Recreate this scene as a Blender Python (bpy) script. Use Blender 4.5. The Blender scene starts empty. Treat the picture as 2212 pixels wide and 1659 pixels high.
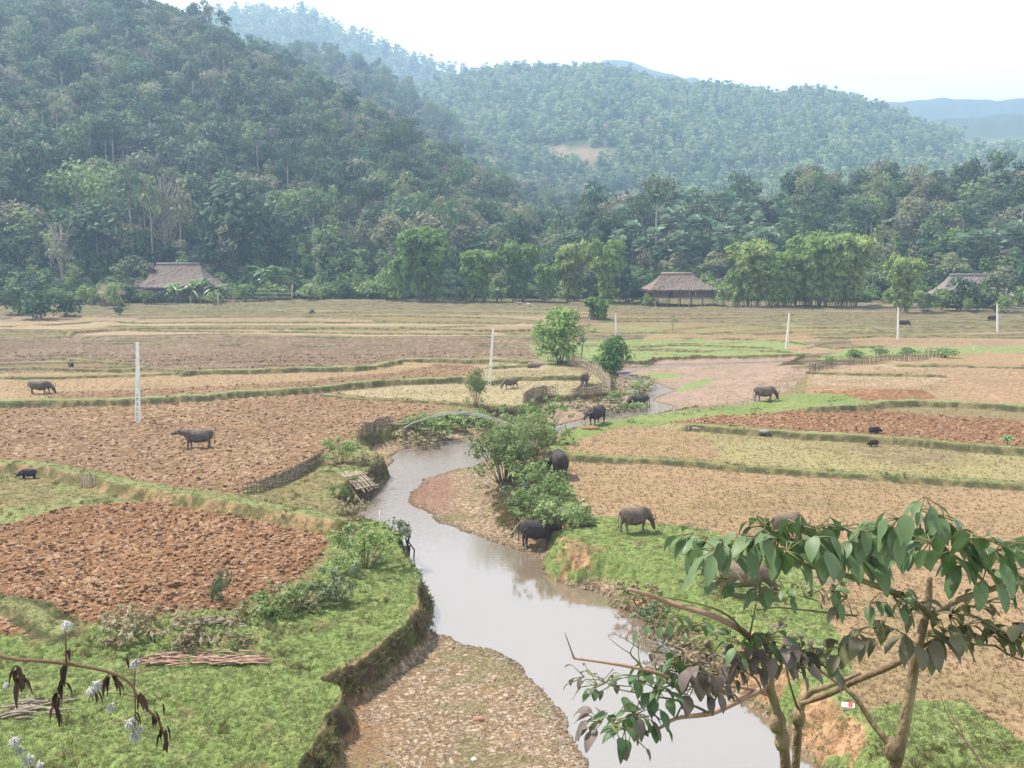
import bpy, bmesh, math, random
import numpy as np
from mathutils import Vector, Matrix
scene = bpy.context.scene
COL = scene.collection
R = math.radians
# ------------------------------------------------------------------ camera
CAM_Z = 12.7; FPX = 2150.0; PITCH = R(8.19)          # focal length in units of a 2212 px wide picture
cam_d = bpy.data.cameras.new('camera'); cam = bpy.data.objects.new('camera', cam_d); COL.objects.link(cam)
cam.location = (0, 0, CAM_Z); cam.rotation_euler = (R(90) - PITCH, 0, 0)
cam_d.sensor_width = 36; cam_d.lens = 36 * FPX / 2212; cam_d.clip_start = 0.1; cam_d.clip_end = 9000
scene.camera = cam
# ------------------------------------------------------------------ light
SUN_EL, SUN_AZ = R(58), R(-64)                        # azimuth from +Y towards +X: behind the scene, to the left
sun_d = bpy.data.lights.new('sun', 'SUN'); sun = bpy.data.objects.new('sun', sun_d); COL.objects.link(sun)
sun_d.energy = 6.0; sun_d.angle = R(3); sun_d.color = (1.0, 0.95, 0.87)
sv = Vector((math.sin(SUN_AZ) * math.cos(SUN_EL), math.cos(SUN_AZ) * math.cos(SUN_EL), math.sin(SUN_EL)))
sun.rotation_euler = sv.to_track_quat('Z', 'Y').to_euler()
world = bpy.data.worlds.new('World'); scene.world = world; world.use_nodes = True
nt = world.node_tree; bg = nt.nodes['Background']
sky = nt.nodes.new('ShaderNodeTexSky'); sky.sky_type = 'NISHITA'; sky.sun_disc = False
sky.sun_elevation = SUN_EL; sky.sun_rotation = SUN_AZ; sky.dust_density = 3.0; sky.air_density = 1.0
tc = nt.nodes.new('ShaderNodeTexCoord'); nz = nt.nodes.new('ShaderNodeTexNoise')
mp = nt.nodes.new('ShaderNodeMapping'); mp.inputs['Scale'].default_value = (1, 1, 3)
nt.links.new(tc.outputs['Generated'], mp.inputs[0]); nt.links.new(mp.outputs[0], nz.inputs['Vector'])
nz.inputs['Scale'].default_value = 1.6; nz.inputs['Detail'].default_value = 6
cr = nt.nodes.new('ShaderNodeValToRGB'); cr.color_ramp.elements[0].position = 0.3; cr.color_ramp.elements[1].position = 0.75
cr.color_ramp.elements[0].color = (0.8, 0.8, 0.8, 1); cr.color_ramp.elements[1].color = (0.97, 0.97, 0.97, 1)
nt.links.new(nz.outputs['Fac'], cr.inputs[0])
mx = nt.nodes.new('ShaderNodeMix'); mx.data_type = 'RGBA'
nt.links.new(cr.outputs[0], mx.inputs[0]); nt.links.new(sky.outputs[0], mx.inputs[6]); mx.inputs[7].default_value = (10.2, 10.6, 11.3, 1)
sx = nt.nodes.new('ShaderNodeSeparateXYZ'); nt.links.new(tc.outputs['Generated'], sx.inputs[0])
gr = nt.nodes.new('ShaderNodeMapRange'); gr.inputs[1].default_value = .1; gr.inputs[2].default_value = .95; gr.inputs[3].default_value = 1.45; gr.inputs[4].default_value = .45
nt.links.new(sx.outputs['Z'], gr.inputs[0])                       # thin bright overcast, brightest low over the hills
ml = nt.nodes.new('ShaderNodeVectorMath'); ml.operation = 'SCALE'; nt.links.new(mx.outputs[2], ml.inputs[0]); nt.links.new(gr.outputs[0], ml.inputs['Scale'])
nt.links.new(ml.outputs[0], bg.inputs[0]); bg.inputs[1].default_value = 0.09
vs = scene.view_settings; vs.view_transform = 'Standard'; vs.look = 'None'; vs.exposure = 0.6; vs.gamma = 1.0
scene.cycles.volume_bounces = 3
scene.cycles.max_bounces = 6; scene.cycles.diffuse_bounces = 2; scene.cycles.transparent_max_bounces = 8
scene.cycles.caustics_reflective = False; scene.cycles.caustics_refractive = False

# ------------------------------------------------------------------ helpers
def raydir(px, py):
    x = (px - 1106) / FPX; y = -(py - 829.5) / FPX
    c, s = math.cos(PITCH), math.sin(PITCH)
    return Vector((x, c + y * s, -s + y * c))
def G(px, py, z=0.0):
    d = raydir(px, py); t = (z - CAM_Z) / d.z
    return Vector((d.x * t, d.y * t, z))
def AT(px, py, Y):
    """point on the ray through a picture point at depth Y"""
    d = raydir(px, py); t = Y / d.y
    return Vector((d.x * t, Y, CAM_Z + d.z * t))
def proj(X, Y, Z):
    c, s = math.cos(PITCH), math.sin(PITCH)
    zz = Z - CAM_Z
    dep = Y * c - zz * s; up = Y * s + zz * c
    return 1106 + FPX * X / dep, 829.5 - FPX * up / dep
def zw_of(Y):
    return np.interp(Y, [0, 60, 75, 85, 105, 140], [-1.3, -1.3, -0.98, -0.8, -0.5, -0.4])
def GW(px, py):
    z = -1.0
    for _ in range(12):
        p = G(px, py, z); z = float(zw_of(p.y))
    return Vector((p.x, p.y, z))
# numpy noise
def h2(ix, iy, s=0):
    n = (ix.astype(np.int64) * 374761393 + iy.astype(np.int64) * 668265263 + s * 1442695041) & 0xffffffff
    n = ((n ^ (n >> 13)) * 1274126177) & 0xffffffff
    n = ((n ^ (n >> 16)) * 2246822519) & 0xffffffff
    return ((n ^ (n >> 15)) & 0xffffff) / float(0xffffff)
def vn(x, y, s=0):
    ix = np.floor(x); iy = np.floor(y); fx = x - ix; fy = y - iy
    fx = fx * fx * (3 - 2 * fx); fy = fy * fy * (3 - 2 * fy)
    a = h2(ix, iy, s); b = h2(ix + 1, iy, s); c = h2(ix, iy + 1, s); d = h2(ix + 1, iy + 1, s)
    return (a + (b - a) * fx) * (1 - fy) + (c + (d - c) * fx) * fy
def fbm(x, y, o=4, s=0):
    r = 0; a = 1; t = 0
    for k in range(o):
        r = r + a * vn(x * 2 ** k + 17.3 * k, y * 2 ** k - 9.1 * k, s + k); t += a; a *= 0.5
    return r / t
def worley(x, y, s=0):
    ix = np.floor(x); iy = np.floor(y); best = np.full(x.shape, 9.0); bid = np.zeros(x.shape)
    for dx in (-1, 0, 1):
        for dy in (-1, 0, 1):
            cx = ix + dx; cy = iy + dy
            px = cx + h2(cx, cy, s); py = cy + h2(cx, cy, s + 7)
            d = (x - px) ** 2 + (y - py) ** 2
            m = d < best; best = np.where(m, d, best); bid = np.where(m, h2(cx, cy, s + 13), bid)
    return np.sqrt(best), bid
def inpoly(x, y, poly):
    r = np.zeros(x.shape, bool); n = len(poly)
    xs = [p[0] for p in poly]; ys = [p[1] for p in poly]
    bb = (x > min(xs)) & (x < max(xs)) & (y > min(ys)) & (y < max(ys))
    idx = np.nonzero(bb)[0]
    if len(idx) == 0: return r
    X = x[idx]; Y = y[idx]; c = np.zeros(len(idx), bool)
    for i in range(n):
        x1, y1 = poly[i]; x2, y2 = poly[(i + 1) % n]
        if y1 == y2: continue
        c ^= ((y1 > Y) != (y2 > Y)) & (X < (x2 - x1) * (Y - y1) / (y2 - y1) + x1)
    r[idx] = c
    return r
def pldist(x, y, pts, vals=None, pad=4.0):
    """distance to a polyline (world coords); optional per-vertex values interpolated at the nearest point"""
    D = np.full(x.shape, 99.0); V = np.zeros(x.shape)
    for i in range(len(pts) - 1):
        ax, ay = pts[i]; bx, by = pts[i + 1]
        idx = np.nonzero((x > min(ax, bx) - pad) & (x < max(ax, bx) + pad) & (y > min(ay, by) - pad) & (y < max(ay, by) + pad))[0]
        if len(idx) == 0: continue
        X = x[idx]; Y = y[idx]; dx = bx - ax; dy = by - ay; L = dx * dx + dy * dy + 1e-9
        t = np.clip(((X - ax) * dx + (Y - ay) * dy) / L, 0, 1)
        d = np.hypot(X - ax - t * dx, Y - ay - t * dy); m = d < D[idx]
        j = idx[m]; D[j] = d[m]
        if vals is not None: V[j] = (vals[i] + (vals[i + 1] - vals[i]) * t)[m]
    return (D, V) if vals is not None else D
def sstep(a, b, x):
    t = np.clip((x - a) / (b - a), 0, 1); return t * t * (3 - 2 * t)

def np_mesh(name, verts, faces, mat=None, smooth=True, attrs=None):
    """faces: (n,k) int array"""
    me = bpy.data.meshes.new(name); verts = np.asarray(verts, np.float32); faces = np.asarray(faces, np.int32)
    k = faces.shape[1]; n = len(faces)
    me.vertices.add(len(verts)); me.vertices.foreach_set('co', verts.ravel())
    me.loops.add(n * k); me.loops.foreach_set('vertex_index', faces.ravel())
    me.polygons.add(n); me.polygons.foreach_set('loop_start', np.arange(0, n * k, k, dtype=np.int32))
    me.polygons.foreach_set('loop_total', np.full(n, k, np.int32))
    me.update(calc_edges=True); me.validate()
    me.polygons.foreach_set('use_smooth', np.full(n, smooth))
    for nm, arr in (attrs or {}).items():
        if arr.ndim == 2:
            a = me.color_attributes.new(nm, 'FLOAT_COLOR', 'POINT')
            c = np.ones((len(verts), 4), np.float32); c[:, :3] = arr; a.data.foreach_set('color', c.ravel())
        else:
            a = me.attributes.new(nm, 'FLOAT', 'POINT'); a.data.foreach_set('value', arr.astype(np.float32))
    if mat: me.materials.append(mat)
    return me
def link(name, me, parent=None, loc=None, rot=None):
    o = bpy.data.objects.new(name, me); COL.objects.link(o)
    if parent: o.parent = parent
    if loc is not None: o.location = loc
    if rot is not None: o.rotation_euler = rot
    return o
def tag(o, label=None, cat=None, group=None, kind=None):
    if label: o['label'] = label
    if cat: o['category'] = cat
    if group: o['group'] = group
    if kind: o['kind'] = kind
    return o
def empty(name, loc, rz=0, label=None, cat=None, group=None, sc=1.0):
    o = bpy.data.objects.new(name, None); COL.objects.link(o); o.location = loc; o.rotation_euler = (0, 0, rz)
    o.empty_display_size = 0.3; o.scale = (sc, sc, sc)
    return tag(o, label, cat, group)
KIDS = {}
def part(name, me, parent):
    o = link(name, me, parent); KIDS.setdefault(parent.name, []).append(o); return o
def dup(o, loc, rz=0, sc=1.0, label=None, group=None, parent=None):
    c = o.copy(); COL.objects.link(c)
    if parent is None:
        c.location = loc; c.rotation_euler = (0, 0, rz); c.scale = (sc, sc, sc) if not hasattr(sc, '__len__') else sc
        if label: c['label'] = label
        if group: c['group'] = group
    else: c.parent = parent
    for ch in KIDS.get(o.name, []):
        KIDS.setdefault(c.name, []).append(dup(ch, None, parent=c))
    return c

# materials
def new_mat(name):
    m = bpy.data.materials.new(name); m.use_nodes = True
    return m, m.node_tree, m.node_tree.nodes['Principled BSDF']
def simple(name, c1, c2=None, scale=4.0, rough=0.85, bump=0.0, bscale=20.0, spec=0.2, stretch=(1, 1, 1), coord='Object', translucent=0.0, rnd=0.0, detail=5):
    m, t, b = new_mat(name); b.inputs['Roughness'].default_value = rough; b.inputs['Specular IOR Level'].default_value = spec
    tc = t.nodes.new('ShaderNodeTexCoord'); mp = t.nodes.new('ShaderNodeMapping'); mp.inputs['Scale'].default_value = stretch
    t.links.new(tc.outputs[coord], mp.inputs[0])
    c2 = c2 or tuple(v * 0.6 for v in c1)
    n = t.nodes.new('ShaderNodeTexNoise'); n.inputs['Scale'].default_value = scale; n.inputs['Detail'].default_value = detail
    t.links.new(mp.outputs[0], n.inputs['Vector'])
    r = t.nodes.new('ShaderNodeValToRGB'); r.color_ramp.elements[0].position = 0.33; r.color_ramp.elements[1].position = 0.67
    r.color_ramp.elements[0].color = (*c2, 1); r.color_ramp.elements[1].color = (*c1, 1)
    t.links.new(n.outputs['Fac'], r.inputs[0]); out = r.outputs[0]
    if rnd:
        oi = t.nodes.new('ShaderNodeObjectInfo'); hs = t.nodes.new('ShaderNodeHueSaturation')
        mr = t.nodes.new('ShaderNodeMapRange'); mr.inputs[3].default_value = 1 - rnd; mr.inputs[4].default_value = 1 + rnd
        t.links.new(oi.outputs['Random'], mr.inputs[0]); t.links.new(mr.outputs[0], hs.inputs['Value'])
        t.links.new(out, hs.inputs['Color']); out = hs.outputs[0]
    t.links.new(out, b.inputs['Base Color'])
    if bump:
        bn = t.nodes.new('ShaderNodeTexNoise'); bn.inputs['Scale'].default_value = bscale; bn.inputs['Detail'].default_value = 6
        t.links.new(mp.outputs[0], bn.inputs['Vector'])
        bp = t.nodes.new('ShaderNodeBump'); bp.inputs['Strength'].default_value = bump; bp.inputs['Distance'].default_value = 0.05
        t.links.new(bn.outputs['Fac'], bp.inputs['Height']); t.links.new(bp.outputs[0], b.inputs['Normal'])
    if translucent:
        tr = t.nodes.new('ShaderNodeBsdfTranslucent'); ms = t.nodes.new('ShaderNodeMixShader'); ms.inputs[0].default_value = translucent
        t.links.new(out, tr.inputs['Color']); t.links.new(b.outputs[0], ms.inputs[1]); t.links.new(tr.outputs[0], ms.inputs[2])
        t.links.new(ms.outputs[0], t.nodes['Material Output'].inputs[0])
    return m
def foliage(name, cols, wscale=0.12, vscale=1.2, trans=0.3, rough=0.6, spec=0.25, gain=1.55):
    """leaf colours: a ramp picked by instance random + world-scale noise + leaf-clump noise"""
    cols = [tuple(min(.8, v * gain) for v in c) for c in cols]
    m, t, b = new_mat(name); b.inputs['Roughness'].default_value = rough; b.inputs['Specular IOR Level'].default_value = spec
    oi = t.nodes.new('ShaderNodeObjectInfo'); tc = t.nodes.new('ShaderNodeTexCoord')
    n = t.nodes.new('ShaderNodeTexNoise'); n.inputs['Scale'].default_value = vscale; n.inputs['Detail'].default_value = 3
    t.links.new(tc.outputs['Object'], n.inputs['Vector'])
    a = t.nodes.new('ShaderNodeMath'); a.operation = 'MULTIPLY_ADD'; a.inputs[1].default_value = 0.85; a.inputs[2].default_value = -0.22
    t.links.new(oi.outputs['Random'], a.inputs[0])
    a2 = t.nodes.new('ShaderNodeMath'); a2.operation = 'MULTIPLY_ADD'; a2.inputs[1].default_value = 0.55
    t.links.new(n.outputs['Fac'], a2.inputs[0]); t.links.new(a.outputs[0], a2.inputs[2])
    r = t.nodes.new('ShaderNodeValToRGB'); e = r.color_ramp.elements
    while len(e) < len(cols): e.new(0.5)
    for i, c in enumerate(cols): e[i].position = i / (len(cols) - 1); e[i].color = (*c, 1)
    t.links.new(a2.outputs[0], r.inputs[0]); t.links.new(r.outputs[0], b.inputs['Base Color'])
    tr = t.nodes.new('ShaderNodeBsdfTranslucent'); ms = t.nodes.new('ShaderNodeMixShader'); ms.inputs[0].default_value = trans
    t.links.new(r.outputs[0], tr.inputs['Color']); t.links.new(b.outputs[0], ms.inputs[1]); t.links.new(tr.outputs[0], ms.inputs[2])
    t.links.new(ms.outputs[0], t.nodes['Material Output'].inputs[0])
    return m
# ------------------------------------------------------------------ ground
W2 = lambda pts, z=0.0: [tuple(G(a, b, z)[:2]) for a, b in pts]
BUNDS = [  # (height, top half width, green amount, points in the picture)
 (.30, .25, .6, [(-160,704),(25,702),(120,698),(232,691),(300,695),(400,694),(553,694),(640,694),(750,694),(850,693),(960,695),(1106,696)]),
 (.30, .25, .6, [(-160,716),(25,713),(140,712),(155,714)]),
 (.45, .35, .6, [(150,714),(200,710),(290,706),(400,704),(553,704),(640,706),(720,704),(790,704),(850,707)]),
 (.30, .22, .5, [(290,711),(400,712),(553,714),(650,714),(800,717),(930,718),(1050,718)]),
 (.30, .3, .6, [(-160,736),(40,730),(145,724),(155,714)]),
 (.35, .22, .9, [(155,725),(200,726),(280,728),(400,725),(553,723),(680,724),(800,727),(930,728),(1015,727),(1070,725),(1106,726),(1150,728)]),
 (.28, .2, .8, [(-160,738),(30,738),(280,740),(440,742),(553,744),(700,745),(760,743),(860,744),(950,742),(1100,746),(1160,750)]),
 (.35, .3, .5, [(115,768),(190,775),(290,782),(300,787),(340,793),(425,799)]),
 (.50, .40, .8, [(400,800),(430,797),(553,795),(650,792),(753,790),(803,787),(840,779),(870,775),(915,772),(1000,774),(1106,775),(1140,778)]),
 (.40, .35, .4, [(-160,793),(100,790),(150,793),(200,794),(280,794),(310,790)]),
 (.22, .2, .6, [(-160,814),(120,812),(200,809),(300,808),(400,802),(430,799)]),
 (.60, .45, 1., [(-200,864),(25,862),(150,861),(250,859),(375,852),(453,848),(553,840),(653,835),(700,831),(753,825),(853,817),(978,812),(1028,812)]),
 (.40, .3, .7, [(1028,812),(1060,820),(1106,812),(1170,811),(1250,810)]),
 (.30, .25, .9, [(1060,789),(1106,787),(1143,785)]),
 (.20, .2, .5, [(703,850),(778,858),(850,862),(928,864),(1010,870),(1106,873)]),
 (.28, .25, .5, [(270,656),(400,655),(553,656),(700,655),(900,654),(1106,655)]),
 (.28, .25, .5, [(380,662),(553,663),(700,663),(950,666),(1106,668),(1200,666)]),
 (.3, .25, .5, [(270,671),(400,671),(520,668),(560,668),(700,672),(900,670)]),
 (.3, .25, .5, [(300,685),(450,682),(553,682),(640,682),(700,679),(870,680),(1030,683)]),
 (.3, .25, .5, [(1015,677),(1060,676),(1106,673),(1160,674)]),
 (.3, .25, .5, [(760,689),(900,692),(1000,692),(1160,695)]),
 (.45,.4, .5, [(870,703),(930,706),(1000,708),(1080,710),(1170,708)]),
 (.3, .25, .7, [(1250,683),(1400,685),(1550,685),(1700,681),(1800,684),(1900,690),(2212,694),(2400,696)]),
 (.3, .25, .7, [(1350,674),(1500,676),(1659,678),(1780,676)]),
 (.25,.3, .3, [(1240,661),(1400,663),(1500,664),(1650,668)]),
 (.3, .25, .7, [(1300,692),(1420,691),(1550,690),(1659,702),(1760,705),(1884,705)]),
 (.35,.25, .8, [(1860,700),(1959,703),(2100,703),(2212,702),(2400,703)]),
 (.3, .25, .8, [(1659,689),(1800,690),(1880,696)]),
 (.3, .25, .8, [(1834,713),(1884,713),(2000,712)]),
 (.35,.3, 1., [(1750,725),(1825,725),(1900,722),(2000,724)]),
 (.3, .3, .6, [(1940,719),(2060,724),(2190,726),(2400,727)]),
 (.25,.25, .7, [(1340,717),(1440,715),(1560,719),(1700,716)]),
 (.25,.2, .9, [(1240,742),(1350,746),(1480,742),(1659,748)]),
 (.25,.2, .9, [(1300,755),(1400,752),(1500,756),(1600,753),(1700,757)]),
 (.25,.2, .9, [(1480,728),(1600,730),(1690,733),(1800,748),(1900,745)]),
 (.28,.22, .7, [(1740,800),(1800,803),(1954,805),(2030,808)]),
 (.25,.22, .6, [(1945,785),(2050,787),(2160,790),(2300,792)]),
 (.50,.35, .9, [(1760,876),(1820,874),(1860,872),(1884,867),(1920,863),(1980,862),(2085,865),(2212,874),(2400,884)]),
 (.45,.35, .7, [(1490,914),(1540,916),(1630,924),(1659,925),(1760,932),(1860,937),(1960,944),(2085,955),(2212,965),(2400,978)]),
 (.28,.3, .7, [(1229,978),(1287,983),(1412,989),(1512,994),(1590,1003),(1700,1010),(1800,1017),(2000,1029),(2212,1042),(2400,1052)]),
 (.60,.4, .8, [(-250,985),(20,995),(60,994),(120,1003),(200,1020),(280,1040),(360,1052),(440,1064),(520,1078),(600,1092),(680,1108),(735,1120)]),
 (.1,.3, .7, [(-250,1290),(30,1303),(60,1318),(90,1335),(130,1362)]),
]
def Bw(h, pts): return W2(pts, h)
# top edge of the stream channel, z=0, with the width of the slope below it
CL = [(560,1800,.5),(620,1700,.5),(661,1634,.5),(693,1578,.5),(722,1532,.5),(732,1496,.5),(734,1484,.5),(700,1466,.5),(757,1440,.5),(817,1397,.5),(874,1351,.45),(899,1312,.4),(906,1270,.4),
      (913,1245,.4),(888,1210,.4),(867,1181,.5),(853,1142,.6),(820,1128,.6),(780,1118,.5),(765,1108,.5),(728,1081,.5),(740,1060,.6),(745,1035,.8),(775,1030,.8),(795,1010,.6),(825,985,.6),(805,972,.6),(775,958,.8),(765,938,1.5),(800,925,1.8),(848,911,2.2),(890,901,3.),(928,889,3.5),(1028,879,4.),
      (1106,873,3.),(1129,873,2.),(1149,860,1.2),(1177,853,1.),(1227,853,1.),(1280,852,1.),(1312,846,1.),(1312,833,1.),(1314,803,1.),(1322,788,1.),(1332,780,.8),(1399,778,.7),(1424,771,.7),(1590,768,.7),(1751,763,.7)]
CR = [(1751,763,.7),(1752,790,5.),(1738,812,8.),(1700,845,8.),(1640,866,8.),(1550,880,5.),(1450,890,2.),(1380,899,1.2),(1320,908,1.2),(1262,918,1.5),(1225,935,2.),(1200,960,2.5),(1190,1000,3.5),(1180,1040,4.),(1200,1080,4.),(1225,1110,3.),
      (1262,1133,2.),(1240,1150,1.5),(1235,1160,1.8),(1260,1175,2.2),(1330,1180,2.2),(1385,1190,2.3),(1440,1225,2.5),(1500,1262,2.4),(1580,1305,2.4),(1645,1350,2.3),(1705,1402,2.2),(1780,1465,2.),(1840,1515,1.8),(1900,1575,1.8),(1960,1680,1.8),(2020,1800,1.8)]
CH = CL + CR
CHW = [tuple(G(a, b)[:2]) for a, b, s in CH]; CHS = [s for a, b, s in CH]
WPX = [(1330,1800),(1262,1645),(1235,1600),(1215,1545),(1165,1490),(1115,1430),(1060,1402),(990,1388),(945,1372),(915,1345),(880,1290),(870,1250),(870,1215),(850,1180),(825,1150),(790,1120),(755,1108),(745,1095),(752,1075),(770,1068),
       (808,1049),(828,1024),(850,1000),(848,985),(878,968),(928,956),(1028,945),(1065,944),(1150,928),(1240,912),(1300,896),(1345,878),(1380,860),(1404,835),(1380,822),(1340,815),(1319,806),(1319,796),(1362,792),(1412,788),(1560,785),(1700,781),
       (1720,783),(1560,788),(1512,790),(1412,795),(1374,798),(1352,808),(1375,815),(1459,843),(1427,855),(1407,865),(1452,878),(1440,890),(1385,902),(1300,918),(1200,945),(1110,958),(1065,985),(1015,1011),(985,1014),(945,1026),(915,1036),(903,1049),(888,1070),(885,1084),(903,1099),(928,1111),(953,1129),
       (1003,1149),(1053,1164),(1106,1184),(1150,1200),(1210,1239),(1285,1277),(1337,1314),(1405,1348),(1472,1397),(1529,1431),(1600,1480),(1650,1530),(1700,1590),(1760,1620),(1800,1650),(1850,1720),(1900,1800)]
WW = [tuple(GW(a, b)[:2]) for a, b in WPX]

C = dict(red=(.19,.094,.042), redp=(.42,.27,.17), tanp=(.20,.118,.060), tanpp=(.37,.27,.175), pink=(.175,.122,.08), pinkp=(.29,.215,.15),
  pale=(.295,.215,.135), stub=(.28,.195,.11), yel=(.29,.24,.135), rt=(.265,.18,.10), rgreen=(.25,.215,.10), grass=(.15,.19,.06), grass2=(.185,.22,.085),
  dryg=(.195,.155,.075), gravel=(.20,.132,.075), sand=(.27,.19,.14), redg=(.215,.12,.085), bank=(.095,.06,.036), bankg=(.10,.10,.035), mud=(.16,.11,.06), olive=(.078,.074,.034))
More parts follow.
